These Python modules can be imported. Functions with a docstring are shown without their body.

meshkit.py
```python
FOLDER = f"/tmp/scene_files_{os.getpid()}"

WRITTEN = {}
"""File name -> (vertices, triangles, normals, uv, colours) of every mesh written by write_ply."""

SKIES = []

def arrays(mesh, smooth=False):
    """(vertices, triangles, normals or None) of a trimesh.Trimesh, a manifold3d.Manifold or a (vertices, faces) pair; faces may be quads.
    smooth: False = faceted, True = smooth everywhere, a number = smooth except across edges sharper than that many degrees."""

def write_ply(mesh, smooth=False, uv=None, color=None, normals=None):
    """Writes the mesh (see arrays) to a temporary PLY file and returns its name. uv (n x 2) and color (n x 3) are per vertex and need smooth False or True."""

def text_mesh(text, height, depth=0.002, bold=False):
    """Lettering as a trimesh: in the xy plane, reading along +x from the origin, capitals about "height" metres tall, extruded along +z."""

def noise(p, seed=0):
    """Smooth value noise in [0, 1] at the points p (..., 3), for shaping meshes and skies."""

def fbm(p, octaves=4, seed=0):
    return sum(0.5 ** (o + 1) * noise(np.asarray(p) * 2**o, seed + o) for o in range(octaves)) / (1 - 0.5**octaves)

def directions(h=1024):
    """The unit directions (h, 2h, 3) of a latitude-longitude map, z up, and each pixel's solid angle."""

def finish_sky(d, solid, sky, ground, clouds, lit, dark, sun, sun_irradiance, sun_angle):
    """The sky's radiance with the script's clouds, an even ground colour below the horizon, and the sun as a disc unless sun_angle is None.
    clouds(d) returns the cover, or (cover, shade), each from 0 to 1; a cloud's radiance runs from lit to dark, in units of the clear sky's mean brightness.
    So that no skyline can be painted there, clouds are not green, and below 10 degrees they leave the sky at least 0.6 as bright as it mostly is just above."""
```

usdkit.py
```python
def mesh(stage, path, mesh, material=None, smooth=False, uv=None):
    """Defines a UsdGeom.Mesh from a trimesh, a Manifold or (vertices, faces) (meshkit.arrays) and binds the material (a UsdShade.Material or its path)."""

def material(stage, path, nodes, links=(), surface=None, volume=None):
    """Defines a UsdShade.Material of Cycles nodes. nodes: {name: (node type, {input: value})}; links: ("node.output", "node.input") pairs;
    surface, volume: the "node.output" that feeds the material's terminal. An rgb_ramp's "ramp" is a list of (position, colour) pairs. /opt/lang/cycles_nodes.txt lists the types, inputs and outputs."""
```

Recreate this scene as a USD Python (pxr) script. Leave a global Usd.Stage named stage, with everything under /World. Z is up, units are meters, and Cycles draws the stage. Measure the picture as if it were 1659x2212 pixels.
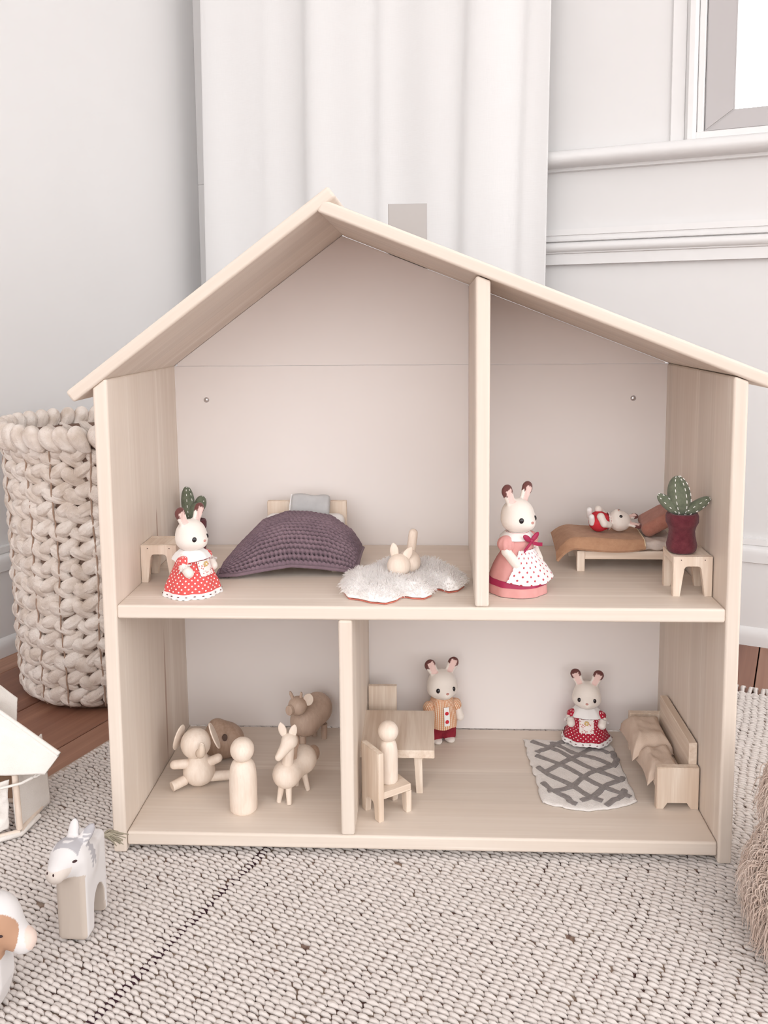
import math
import numpy as np, trimesh, manifold3d as m3, usdkit, meshkit
from shapely.geometry import Polygon
from shapely import affinity
from pxr import Usd, UsdGeom, UsdLux, UsdShade, Sdf, Gf, Vt

rng = np.random.default_rng(11)
stage = Usd.Stage.CreateInMemory()
UsdGeom.SetStageUpAxis(stage, UsdGeom.Tokens.z)
UsdGeom.SetStageMetersPerUnit(stage, 1.0)
UsdGeom.Xform.Define(stage, '/World')

# ------------------------------------------------------------------ camera, light, exposure
CAM = np.array([0.27597, -0.70314, 0.46301])
YAW, PITCH, ROLL = -0.04562, -0.10914, -0.00844
FPX, PPX, PPY = 1885.9, 840.99, 889.23          # focal length and optical centre in pixels of the 1659 x 2212 frame
EXPOSURE = 0.54
DOME = 0.62
cy_, sy_, cp_, sp_, cr_, sr_ = math.cos(YAW), math.sin(YAW), math.cos(PITCH), math.sin(PITCH), math.cos(ROLL), math.sin(ROLL)
fwd = np.array([sy_ * cp_, cy_ * cp_, sp_]); rgt = np.array([cy_, -sy_, 0.0]); upv = np.cross(rgt, fwd)
rgt, upv = rgt * cr_ + upv * sr_, -rgt * sr_ + upv * cr_
cam = UsdGeom.Camera.Define(stage, '/World/camera')
cm = Gf.Matrix4d(*rgt, 0, *upv, 0, *(-fwd), 0, *CAM, 1)
cam.AddTransformOp().Set(cm)
cam.CreateHorizontalApertureAttr(36.0)
cam.CreateFocalLengthAttr(FPX / 1659 * 36.0)
cam.CreateHorizontalApertureOffsetAttr(-(PPX - 829.5) / 1659 * 36.0)
cam.CreateVerticalApertureOffsetAttr((PPY - 1106) / 1659 * 36.0)
cam.CreateClippingRangeAttr(Gf.Vec2f(0.02, 100))
cam.CreateExposureAttr(EXPOSURE)
dome = UsdLux.DomeLight.Define(stage, '/World/sky_light')
dome.CreateIntensityAttr(DOME)
dome.CreateColorAttr(Gf.Vec3f(1.0, 0.985, 0.978))

TH = math.radians(23)                              # the room stands at 23 degrees to the doll's house
A = np.array([math.sin(TH), math.cos(TH), 0]); B = np.array([math.cos(TH), -math.sin(TH), 0])
UW, VW = 0.7735, -0.4826                           # right wall at u = UW (along A), left wall at v = VW (along B)
ROOM_ROT = -23.0                                   # local x = B (v), local y = A (u)
FZ = -0.006                                        # floor boards, the rug's top being z = 0
S, F0 = 0.2221, 0.0188                             # tops of the house's shelf and base board

# ------------------------------------------------------------------ helpers: prims
used = {}
def numbered(name, parent='/World'):
    k = used.get((parent, name), 0); used[(parent, name)] = k + 1
    return name if k == 0 else f'{name}_{k:03d}'

def xf(prim, loc, rot):
    if isinstance(rot, np.ndarray):
        M = Gf.Matrix4d(*rot[:, 0], 0, *rot[:, 1], 0, *rot[:, 2], 0, *map(float, loc), 1)
        prim.AddTransformOp().Set(M)
    else:
        prim.AddTranslateOp().Set(Gf.Vec3d(*map(float, loc)))
        if rot: prim.AddRotateZOp().Set(float(rot))

def thing(name, label, cat, loc=(0, 0, 0), rot=0.0, group=None, kind=None):
    x = UsdGeom.Xform.Define(stage, '/World/' + numbered(name)); xf(x, loc, rot)
    p = x.GetPrim(); p.SetCustomDataByKey('label', label); p.SetCustomDataByKey('category', cat)
    if group: p.SetCustomDataByKey('group', group)
    if kind: p.SetCustomDataByKey('kind', kind)
    return str(p.GetPath())

def part(name, mesh, m, parent, smooth=35, uv=None, col=None, label=None, kind=None):
    path = parent + '/' + numbered(name, parent)
    me = usdkit.mesh(stage, path, mesh, m, smooth=smooth, uv=uv)
    if col is not None:
        UsdGeom.PrimvarsAPI(me).CreatePrimvar('tint', Sdf.ValueTypeNames.Color3fArray, 'vertex').Set(Vt.Vec3fArray.FromNumpy(np.asarray(col, np.float32)))
    if label: me.GetPrim().SetCustomDataByKey('label', label)
    if kind: me.GetPrim().SetCustomDataByKey('kind', kind)
    return path

def curves(name, pts, widths, m, parent, kind='stuff', label=None):
    """pts (n, k, 3): n strands of k points"""
    n, k = pts.shape[:2]
    path = parent + '/' + numbered(name, parent)
    c = UsdGeom.BasisCurves.Define(stage, path)
    c.CreateTypeAttr('linear')
    c.CreatePointsAttr(Vt.Vec3fArray.FromNumpy(pts.reshape(-1, 3).astype(np.float32)))
    c.CreateCurveVertexCountsAttr(Vt.IntArray.FromNumpy(np.full(n, k, np.int32)))
    c.CreateWidthsAttr(Vt.FloatArray.FromNumpy(np.tile(np.asarray(widths, np.float32), n)))
    c.SetWidthsInterpolation('vertex')
    UsdShade.MaterialBindingAPI.Apply(c.GetPrim()).Bind(m)
    p = c.GetPrim()
    if kind: p.SetCustomDataByKey('kind', kind)
    if label: p.SetCustomDataByKey('label', label)
    return path

# ------------------------------------------------------------------ helpers: shapes
def cat_(*ms):
    ms = [y for x in ms for y in (x if isinstance(x, list) else [x])]
    return trimesh.util.concatenate([x if isinstance(x, trimesh.Trimesh) else tm(x) for x in ms])
def tm(man):
    v, f, _ = meshkit.arrays(man); return trimesh.Trimesh(v, f, process=False)
def hull(pts):
    return tm(m3.Manifold.hull_points(np.asarray(pts, float)))
def box(x0, x1, y0, y1, z0, z1, r=0.0006):
    """box with chamfered edges"""
    r = min(r, (x1 - x0) * .45, (y1 - y0) * .45, (z1 - z0) * .45)
    P = []
    for x, sx in ((x0, 1), (x1, -1)):
        for y, sy in ((y0, 1), (y1, -1)):
            for z, sz in ((z0, 1), (z1, -1)):
                P += [(x, y + sy * r, z + sz * r), (x + sx * r, y, z + sz * r), (x + sx * r, y + sy * r, z)]
    return hull(P)
BALL = trimesh.creation.icosphere(2).vertices
def rhex(c, r=0.002):
    """rounded eight-cornered board; c[i][j][k] corner at x side i, y side j, z side k"""
    c = np.asarray(c, float).reshape(2, 2, 2, 3); P = []
    for i, j, k in np.ndindex(2, 2, 2):
        p = c[i, j, k].copy()
        for q in (c[1 - i, j, k], c[i, 1 - j, k], c[i, j, 1 - k]):
            d = q - c[i, j, k]; p += d / np.linalg.norm(d) * r
        P.append(p + BALL * r)
    return hull(np.concatenate(P))
def lathe(prof, n=32, mod=None, cap=False):
    """profile [(r, z)] about z; mod(theta, r, z) -> r, z"""
    prof = np.asarray(prof, float); t = np.linspace(0, 2 * np.pi, n, endpoint=False)
    T, k = np.meshgrid(t, np.arange(len(prof)), indexing='ij')
    R, Z = prof[k, 0], prof[k, 1]
    if mod: R, Z = mod(T, R, Z)
    V = np.stack([R * np.cos(T), R * np.sin(T), Z], -1).reshape(-1, 3)
    m = len(prof); Fs = []
    for i in range(n):
        a, b = i * m, ((i + 1) % n) * m
        for j in range(m - 1): Fs.append((a + j, b + j, b + j + 1, a + j + 1))
    Fs = np.array(Fs); Fs = np.vstack([Fs[:, [0, 1, 2]], Fs[:, [0, 2, 3]]])
    me = trimesh.Trimesh(V, Fs, process=False)
    return me
def tube(pts, rad, n=8):
    pts = np.asarray(pts, float); rad = np.broadcast_to(rad, len(pts)).astype(float)
    tg = np.gradient(pts, axis=0); tg /= np.linalg.norm(tg, axis=1, keepdims=True)
    ref = np.array([0, 0, 1.0]) if abs(tg[0][2]) < .9 else np.array([1.0, 0, 0])
    V = []
    for p, t, r in zip(pts, tg, rad):
        u = np.cross(t, ref); u /= np.linalg.norm(u); w = np.cross(u, t); ref = w
        a = np.linspace(0, 2 * np.pi, n, endpoint=False)
        V.append(p + r * (np.cos(a)[:, None] * u + np.sin(a)[:, None] * w))
    k = len(pts); V = np.concatenate(V + [pts[:1], pts[-1:]]); Fs = []
    for i in range(k - 1):
        for j in range(n):
            a, b, c, d = i * n + j, i * n + (j + 1) % n, (i + 1) * n + (j + 1) % n, (i + 1) * n + j
            Fs += [(a, b, c), (a, c, d)]
    for j in range(n):
        Fs += [(k * n, (j + 1) % n, j), (k * n + 1, (k - 1) * n + j, (k - 1) * n + (j + 1) % n)]
    me = trimesh.Trimesh(V, Fs, process=False); me.fix_normals() if False else None
    return me
def ball(c, r, sub=3, R=None):
    s = trimesh.creation.icosphere(sub); v = s.vertices * np.asarray(r)
    if R is not None: v = v @ np.asarray(R).T
    return trimesh.Trimesh(v + np.asarray(c), s.faces, process=False)
def rot(axis, deg):
    return trimesh.transformations.rotation_matrix(math.radians(deg), axis)[:3, :3]
def pose(me, R=None, t=(0, 0, 0)):
    v = np.asarray(me.vertices)
    if R is not None: v = v @ np.asarray(R).T
    return trimesh.Trimesh(v + np.asarray(t), me.faces, process=False)
def extr(poly, h, r=0.0):
    """polygon (xy) extruded along +z, chamfered by r"""
    if r:
        cs = m3.CrossSection([np.asarray(poly.exterior.coords)[:-1]] + [np.asarray(i.coords)[:-1] for i in poly.interiors], m3.FillRule.EvenOdd)
        mid = cs.extrude(h - 2 * r).translate((0, 0, r))
        ins = cs.offset(-r, m3.JoinType.Miter)
        return tm(mid + ins.extrude(h)) if False else tm(mid) if ins.is_empty() else tm(mid + ins.extrude(h))
    return trimesh.creation.extrude_polygon(poly, h, engine='earcut')
XZ = np.array([[1, 0, 0], [0, 0, -1], [0, 1, 0.]])   # puts an xy drawing upright in xz; its depth runs to -y
# --- implicit shapes, meshed by surface nets
def ell(P, c, r, R=None):
    q = P - np.asarray(c)
    if R is not None: q = q @ R
    r = np.asarray(r, float); q = q / r; k0 = np.linalg.norm(q, axis=1); k1 = np.linalg.norm(q / r, axis=1)
    return k0 * (k0 - 1) / np.maximum(k1, 1e-9)
def cap(P, a, b, ra, rb=None):
    a, b = np.asarray(a, float), np.asarray(b, float); rb = ra if rb is None else rb
    ba = b - a; t = np.clip(((P - a) @ ba) / (ba @ ba), 0, 1)
    return np.linalg.norm(P - a - t[:, None] * ba, axis=1) - (ra + (rb - ra) * t)
def rbx(P, c, h, r, R=None):
    q = P - np.asarray(c)
    if R is not None: q = q @ R
    q = np.abs(q) - (np.asarray(h) - r)
    return np.linalg.norm(np.maximum(q, 0), axis=1) + np.minimum(q.max(1), 0) - r
def smin(k, *ds):
    o = ds[0]
    for d in ds[1:]:
        h = np.clip(.5 + .5 * (d - o) / k, 0, 1); o = d * (1 - h) + o * h - k * h * (1 - h)
    return o
def smax(k, a, b): return -smin(k, -a, -b)
def sdf_mesh(f, lo, hi, h):
    lo, hi = np.asarray(lo, float), np.asarray(hi, float)
    n = np.ceil((hi - lo) / h).astype(int) + 1
    g = np.stack(np.meshgrid(*[lo[i] + h * np.arange(n[i]) for i in range(3)], indexing='ij'), -1)
    D = f(g.reshape(-1, 3)).reshape(n)
    sg = D < 0
    acc = np.zeros((*(n - 1), 3)); cnt = np.zeros(n - 1)
    quads = []
    cell = np.arange(np.prod(n - 1)).reshape(n - 1)
    sl = lambda ax, s: tuple(s if i == ax else slice(None) for i in range(3))
    for ax in range(3):
        d0, d1 = D[sl(ax, slice(None, -1))], D[sl(ax, slice(1, None))]
        s0, s1 = sg[sl(ax, slice(None, -1))], sg[sl(ax, slice(1, None))]
        I = np.argwhere(s0 != s1)
        if not len(I): continue
        a0 = d0[tuple(I.T)]; a1 = d1[tuple(I.T)]; t = a0 / (a0 - a1)
        pos = lo + h * I.astype(float); pos[:, ax] += h * t
        flip = s0[tuple(I.T)]
        o1, o2 = [i for i in range(3) if i != ax]
        cs = []
        ok = np.ones(len(I), bool)
        for e1, e2 in ((0, 0), (-1, 0), (-1, -1), (0, -1)):
            J = I.copy(); J[:, o1] += e1; J[:, o2] += e2
            ok &= np.all((J >= 0) & (J < n - 1), axis=1); cs.append(J)
        for J in cs:
            Jk = J[ok]; np.add.at(acc, tuple(Jk.T), pos[ok]); np.add.at(cnt, tuple(Jk.T), 1)
        q = np.stack([cell[tuple(J[ok].T)] for J in cs], 1)
        fl = flip[ok] if ax != 1 else ~flip[ok]
        q[~fl] = q[~fl][:, ::-1]
        quads.append(q)
    q = np.concatenate(quads); on = cnt.reshape(-1) > 0
    V = acc.reshape(-1, 3)[on] / cnt.reshape(-1)[on][:, None]
    remap = np.cumsum(on) - 1; q = remap[q]
    Fs = np.vstack([q[:, [0, 1, 2]], q[:, [0, 2, 3]]])
    return trimesh.Trimesh(V, Fs, process=False)
def grid(Pf, nu, nv, thick=None):
    """closed sheet: Pf(u, v) -> points (…,3), u, v in 0..1; thick: offset vector or depth along the normal"""
    u, v = np.meshgrid(np.linspace(0, 1, nu), np.linspace(0, 1, nv), indexing='ij')
    P = Pf(u, v)
    if thick is None: thick = 0.001
    du = np.gradient(P, axis=0); dv = np.gradient(P, axis=1); N = np.cross(du, dv)
    N /= np.maximum(np.linalg.norm(N, axis=-1, keepdims=True), 1e-12)
    Q = P - N * thick
    i = np.arange(nu * nv).reshape(nu, nv)
    q = np.stack([i[:-1, :-1], i[1:, :-1], i[1:, 1:], i[:-1, 1:]], -1).reshape(-1, 4)
    k = nu * nv
    fs = [q, q[:, ::-1] + k]
    for e in (i[:, 0], i[::-1, -1], i[0, ::-1], i[-1, :]):
        fs.append(np.stack([e[:-1] + k, e[1:] + k, e[1:], e[:-1]], 1)[:, ::-1] if False else np.stack([e[:-1], e[:-1] + k, e[1:] + k, e[1:]], 1))
    fs = np.concatenate(fs)
    fs = np.vstack([fs[:, [0, 1, 2]], fs[:, [0, 2, 3]]])
    return trimesh.Trimesh(np.concatenate([P.reshape(-1, 3), Q.reshape(-1, 3)]), fs, process=False)

# ------------------------------------------------------------------ materials
UsdGeom.Scope.Define(stage, '/World/Looks')
def mat(name, nodes, links=(), surface='p.BSDF'):
    return usdkit.material(stage, '/World/Looks/' + name, nodes, links, surface=surface)
def plain(name, c, rough=.6, spec=.3, **kw):
    return mat(name, {'p': ('principled_bsdf', dict(base_color=c, roughness=rough, specular_ior_level=spec, **kw))})
def mottled(name, c1, c2, scale=40, rough=.85, bump=0.0, bscale=400, spec=.2, detail=3, **kw):
    nodes = {'t': ('texture_coordinate', {}), 'n': ('noise_texture', dict(scale=scale, detail=detail, roughness=.6)),
             'r': ('rgb_ramp', {'ramp': [(.3, c1), (.7, c2)]}),
             'p': ('principled_bsdf', dict(roughness=rough, specular_ior_level=spec, **kw))}
    links = [('t.object', 'n.vector'), ('n.fac', 'r.fac'), ('r.color', 'p.base_color')]
    if bump:
        nodes['n2'] = ('noise_texture', dict(scale=bscale, detail=3)); nodes['b'] = ('bump', dict(strength=1.0, distance=bump))
        links += [('t.object', 'n2.vector'), ('n2.fac', 'b.height'), ('b.normal', 'p.normal')]
    return mat(name, nodes, links)
def wood(name, base, dark, axis, fine=220, along=6, amt=.55, rough=.5, stave=0.0, stave_axis=None, streaks=()):
    """pine or maple: fine lines and broad bands along an axis, tone steps from board to board"""
    sc = [fine, fine, fine]; sc[axis] = along
    s2 = [fine * .16] * 3; s2[axis] = along * .45
    nodes = {'t': ('texture_coordinate', {}), 'm': ('mapping', dict(scale=tuple(sc))), 'm2': ('mapping', dict(scale=tuple(s2), location=(3.1, 1.7, 5.3))),
             'n': ('noise_texture', dict(scale=1.0, detail=2, roughness=.6)), 'n2': ('noise_texture', dict(scale=1.0, detail=2, distortion=.6)),
             'a': ('math', dict(math_type='multiply_add', value2=.4)), 'b': ('math', dict(math_type='multiply_add', value2=.6, value3=0.0)),
             'r': ('rgb_ramp', {'ramp': [(.36, dark), (.36 + .28 * (1 - amt) + .1, tuple(np.array(base) * .55 + np.array(dark) * .45)), (.62, base)]}),
             'p': ('principled_bsdf', dict(roughness=rough, specular_ior_level=.3)), 'bp': ('bump', dict(strength=.25, distance=.0004))}
    links = [('t.object', 'm.vector'), ('t.object', 'm2.vector'), ('m.vector', 'n.vector'), ('m2.vector', 'n2.vector'),
             ('n2.fac', 'b.value1'), ('n.fac', 'a.value1'), ('b.value', 'a.value3'), ('a.value', 'r.fac'),
             ('n.fac', 'bp.height'), ('bp.normal', 'p.normal')]
    last = 'r.color'
    if stave:
        nodes.update({'x': ('separate_xyz', {}), 'd': ('math', dict(math_type='divide', value2=stave)), 'fl': ('math', dict(math_type='floor')),
                      'w': ('white_noise_texture', dict(dimensions='1D')), 'mr': ('map_range', dict(to_min=.93, to_max=1.02)), 'mx': ('mix_color', dict(blend_type='multiply', fac=1.0))})
        links += [('t.object', 'x.vector'), ('x.' + 'xyz'[stave_axis], 'd.value1'), ('d.value', 'fl.value1'), ('fl.value', 'w.w'), ('w.value', 'mr.value'), (last, 'mx.a'), ('mr.result', 'mx.b')]
        last = 'mx.result'
    for k, (lo, hi) in enumerate(streaks):             # dark resin streaks: boxes in object space given by centre and half size
        c, hh = lo, hi
        nodes.update({f's{k}': ('mapping', dict(location=tuple(-np.array(c) / np.array(hh)), scale=tuple(1 / np.array(hh)))),
                      f'l{k}': ('vector_math', dict(math_type='length')), f'mr{k}': ('map_range', dict(range_type='smoothstep', from_min=.55, from_max=1.0, to_min=.75, to_max=0.0, clamp=True)),
                      f'mx{k}': ('mix_color', dict(blend_type='multiply', b=(.52, .36, .29)))})
        links += [('t.object', f's{k}.vector'), (f's{k}.vector', f'l{k}.vector1'), (f'l{k}.value', f'mr{k}.value'), (f'mr{k}.result', f'mx{k}.fac'), (last, f'mx{k}.a')]
        last = f'mx{k}.result'
    links.append((last, 'p.base_color'))
    return mat(name, nodes, links)

PB, PD = (.815, .73, .65), (.71, .61, .525)
M = {}
M['pine_x'] = wood('pine_x', PB, PD, 0)
M['pine_shelf'] = wood('pine_shelf', PB, PD, 0, fine=260, along=5, stave=.055, stave_axis=1)
M['pine_z'] = wood('pine_z', PB, PD, 2, stave=.045, stave_axis=1)
M['pine_left'] = wood('pine_left', PB, PD, 2, streaks=[((.0117, .1235, .085), (.003, .0028, .085)), ((.0117, .117, .262), (.003, .0022, .02))])
M['pine_roof'] = wood('pine_roof', PB, PD, 0, stave=.05, stave_axis=1)
M['pine_toy'] = wood('pine_toy', (.83, .72, .615), (.66, .52, .41), 2, fine=330, along=14, amt=.7)
M['pine_toy_x'] = wood('pine_toy_x', (.83, .72, .615), (.65, .51, .40), 0, fine=330, along=14, amt=.7)
M['pine_toy_y'] = wood('pine_toy_y', (.83, .72, .615), (.64, .50, .39), 1, fine=300, along=14, amt=.8)
M['maple'] = wood('maple', (.84, .73, .635), (.76, .63, .53), 2, fine=420, along=60, amt=.4, rough=.45)
M['maple_brown'] = wood('maple_brown', (.50, .36, .28), (.38, .26, .19), 2, fine=420, along=60, amt=.4, rough=.5)
M['white_board'] = plain('white_board', (.85, .80, .782), .55)
M['wall'] = mottled('wall_paint', (.70, .69, .687), (.715, .705, .702), 6, rough=.6)
M['trim'] = mottled('trim_paint', (.725, .715, .712), (.74, .73, .727), 12, rough=.35, spec=.4)
M['steel'] = plain('steel', (.55, .53, .53), .25, metallic=1.0)
M['dark'] = plain('dark_hole', (.08, .05, .05), .8)

# ------------------------------------------------------------------ the room
def room_thing(name, label, cat, kind='structure'):
    return thing(name, label, cat, (0, 0, 0), ROOM_ROT, kind=kind)
fl = room_thing('floor', 'worn red-brown floorboards showing between the rug and the walls', 'floor')
M['plank'] = []
for k, (c1, c2) in enumerate([((.20, .085, .055), (.36, .185, .12)), ((.17, .075, .05), (.31, .15, .10)), ((.25, .12, .08), (.42, .23, .155))]):
    M['plank'].append(wood(f'floorboard_{k}', c2, c1, 1, fine=120, along=3, amt=.6, rough=.38))
PWD = 0.1135
k0 = -4
for i, k in enumerate(range(k0, 24)):
    v0 = -0.197 + k * PWD
    if v0 + PWD < VW - .02: continue
    part('floor_plank', box(v0 + .0008, v0 + PWD - .0008, -3.4, UW + .01, FZ - .018, FZ, .0008), M['plank'][(i * 2) % 3], fl)
part('subfloor', box(VW - .05, 2.6, -3.4, UW + .05, FZ - .04, FZ - .0185), M['dark'], fl)
wl = room_thing('wall_left', 'plain white painted wall on the left behind the basket', 'wall')
part('plaster', box(VW - .08, VW, -3.4, UW + .08, FZ - .03, 2.6, .001), M['wall'], wl)
W0, W1, WZ = 0.3863, 1.02, 0.7144                  # window opening
wr = room_thing('wall_right', 'white panelled wall behind the curtain and below the window', 'wall')
part('plaster', box(VW, 2.6, UW, UW + .10, FZ - .03, WZ - .012, .001), M['wall'], wr)
part('plaster', box(VW, W0 - .009, UW, UW + .10, WZ - .012, 2.6, .001), M['wall'], wr)
part('plaster', box(W1 + .009, 2.6, UW, UW + .10, WZ - .012, 2.6, .001), M['wall'], wr)
part('casing', box(.3415, .3621, UW - .004, UW + .01, .69, 2.4, .0015), M['trim'], wr)
part('casing_bead', box(.3621, W0 - .0095, UW - .011, UW + .01, .69, 2.4, .004), M['trim'], wr)
def moulding(prof, v0, v1, axis='v', u0=UW):
    """profile [(out, z)] run along the right wall from v0 to v1"""
    p = Polygon([(-o, z) for o, z in prof])
    me = extr(p, v1 - v0)
    v = np.asarray(me.vertices); w = np.stack([v0 + v[:, 2], u0 + v[:, 0], v[:, 1]], 1)
    out = trimesh.Trimesh(w, me.faces[:, ::-1], process=False); out.fix_normals(); return out
def moulding_left(prof, u0, u1):
    p = Polygon([(o, z) for o, z in prof]); me = extr(p, u1 - u0); v = np.asarray(me.vertices)
    w = np.stack([VW + v[:, 0], u0 + v[:, 2], v[:, 1]], 1)
    out = trimesh.Trimesh(w, me.faces, process=False); out.fix_normals(); return out
arc = lambda cx, cz, rx, rz, a0, a1, n=7: [(cx + rx * math.cos(math.radians(a)), cz + rz * math.sin(math.radians(a))) for a in np.linspace(a0, a1, n)]
rail = [(-.005, .537)] + [(.010, .537), (.010, .5525)] + [(.013, .5535)] + arc(.012, .5625, .008, .0075, -80, 80) + arc(.020, .5795, .009, .009, 260, 180) + [(.0135, .580), (.0135, .5885), (-.005, .590)]
tr1 = room_thing('trim_1', 'white moulded rail running along the wall under the window sill', 'moulding')
part('rail', moulding(rail, -.36, 2.6), M['trim'], tr1, smooth=30)
sill = [(-.005, .672)] + [(.008, .6735), (.008, .678)] + [(.012, .6785)] + arc(.020, .690, .0135, .0112, -95, 90, 9) + [(-.005, .7025)]
tr2 = room_thing('trim_2', 'white rounded window sill running behind the curtain to the window', 'window sill')
part('sill', moulding(sill, -.36, 2.6), M['trim'], tr2, smooth=30)
bb = [(-.004, FZ), (.017, FZ)] + [(.017, .006)] + arc(.009, .006, .008, .014, 0, 80, 5) + [(.009, .112), (.0125, .1135), (.0125, .124)] + arc(.0075, .126, .005, .009, 20, 85, 4) + [(.006, .1365), (.0075, .138), (.0065, .146), (-.004, .1475)]
b1 = room_thing('baseboard_left', 'white moulded baseboard along the left wall beside the basket', 'baseboard')
part('board', moulding_left(bb, -3.4, UW - .002), M['trim'], b1, smooth=30)
b2 = room_thing('baseboard_right', 'white moulded baseboard along the right wall beside the house', 'baseboard')
part('board', moulding(bb, VW + .02, 2.6), M['trim'], b2, smooth=30)
w1 = room_thing('window_1', 'white sash window at the upper right with bright daylight behind', 'window')
M['sash'] = plain('sash_paint', (.45, .425, .425), .4, .4)
M['pane'] = mat('window_pane', {'t': ('transparent_bsdf', dict(color=(.97, .98, .98))), 'g': ('glossy_bsdf', dict(roughness=.02)), 'f': ('fresnel', dict(IOR=1.45)), 'x': ('mix_closure', {})},
                [('f.fac', 'x.fac'), ('t.BSDF', 'x.closure1'), ('g.BSDF', 'x.closure2')], 'x.closure')
fr0 = W0 - .009
part('jamb', box(fr0, W0 - .0005, UW - .002, UW + .08, WZ - .011, 2.0, .001), M['trim'], w1)
part('jamb', box(W1 + .0005, W1 + .009, UW - .002, UW + .08, WZ - .011, 2.0, .001), M['trim'], w1)
part('stool', box(fr0 - .02, W1 + .02, UW - .003, UW + .08, .690, WZ - .001, .001), M['trim'], w1)
P1 = [(W0, WZ), (W1, WZ), (W1, 1.98), (W0, 1.98)]; fw, fb = .0385, .027
def stile(pts): return pose(extr(Polygon(pts), .028, .0015), XZ, (0, UW + .036, 0))
part('sash_stile', stile([(W0, WZ), (W0 + fw, WZ + fb), (W0 + fw, 1.95), (W0, 1.98)]), M['sash'], w1)
part('sash_rail', stile([(W0, WZ), (W1, WZ), (W1 - fw, WZ + fb), (W0 + fw, WZ + fb)]), M['sash'], w1)
part('sash_stile', stile([(W1, WZ), (W1, 1.98), (W1 - fw, 1.95), (W1 - fw, WZ + fb)]), M['sash'], w1)
part('glass_pane', box(W0 + fw - .003, W1 - fw + .003, UW + .018, UW + .021, WZ + fb - .003, 1.96, .0003), M['pane'], w1)

ce = room_thing('ceiling', 'plain white ceiling above the corner of the room', 'ceiling')
part('plaster', box(VW - .05, 2.6, -2.6, UW + .1, 2.6, 2.66, .001), M['wall'], ce)

# curtain: one sheer white panel with soft vertical folds, hanging in front of the right wall
cu = thing('curtain', 'sheer white curtain hanging in soft folds behind the house', 'curtain', (0, 0, 0), ROOM_ROT)
M['curtain'] = mat('curtain_linen', {'t': ('texture_coordinate', {}), 'm': ('mapping', dict(scale=(900, 900, 60))), 'n': ('noise_texture', dict(scale=1.0, detail=2)),
    'm2': ('mapping', dict(scale=(60, 60, 900))), 'n2': ('noise_texture', dict(scale=1.0, detail=2)), 'a': ('math', dict(math_type='add')), 'b': ('bump', dict(strength=.12, distance=.0006)),
    'd': ('diffuse_bsdf', dict(color=(.845, .84, .838))), 'tr': ('translucent_bsdf', dict(color=(.845, .84, .838))), 'x': ('mix_closure', dict(fac=.15))},
    [('t.object', 'm.vector'), ('t.object', 'm2.vector'), ('m.vector', 'n.vector'), ('m2.vector', 'n2.vector'), ('n.fac', 'a.value1'), ('n2.fac', 'a.value2'), ('a.value', 'b.height'), ('b.normal', 'd.normal'),
     ('d.BSDF', 'x.closure1'), ('tr.BSDF', 'x.closure2')], 'x.closure')
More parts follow.
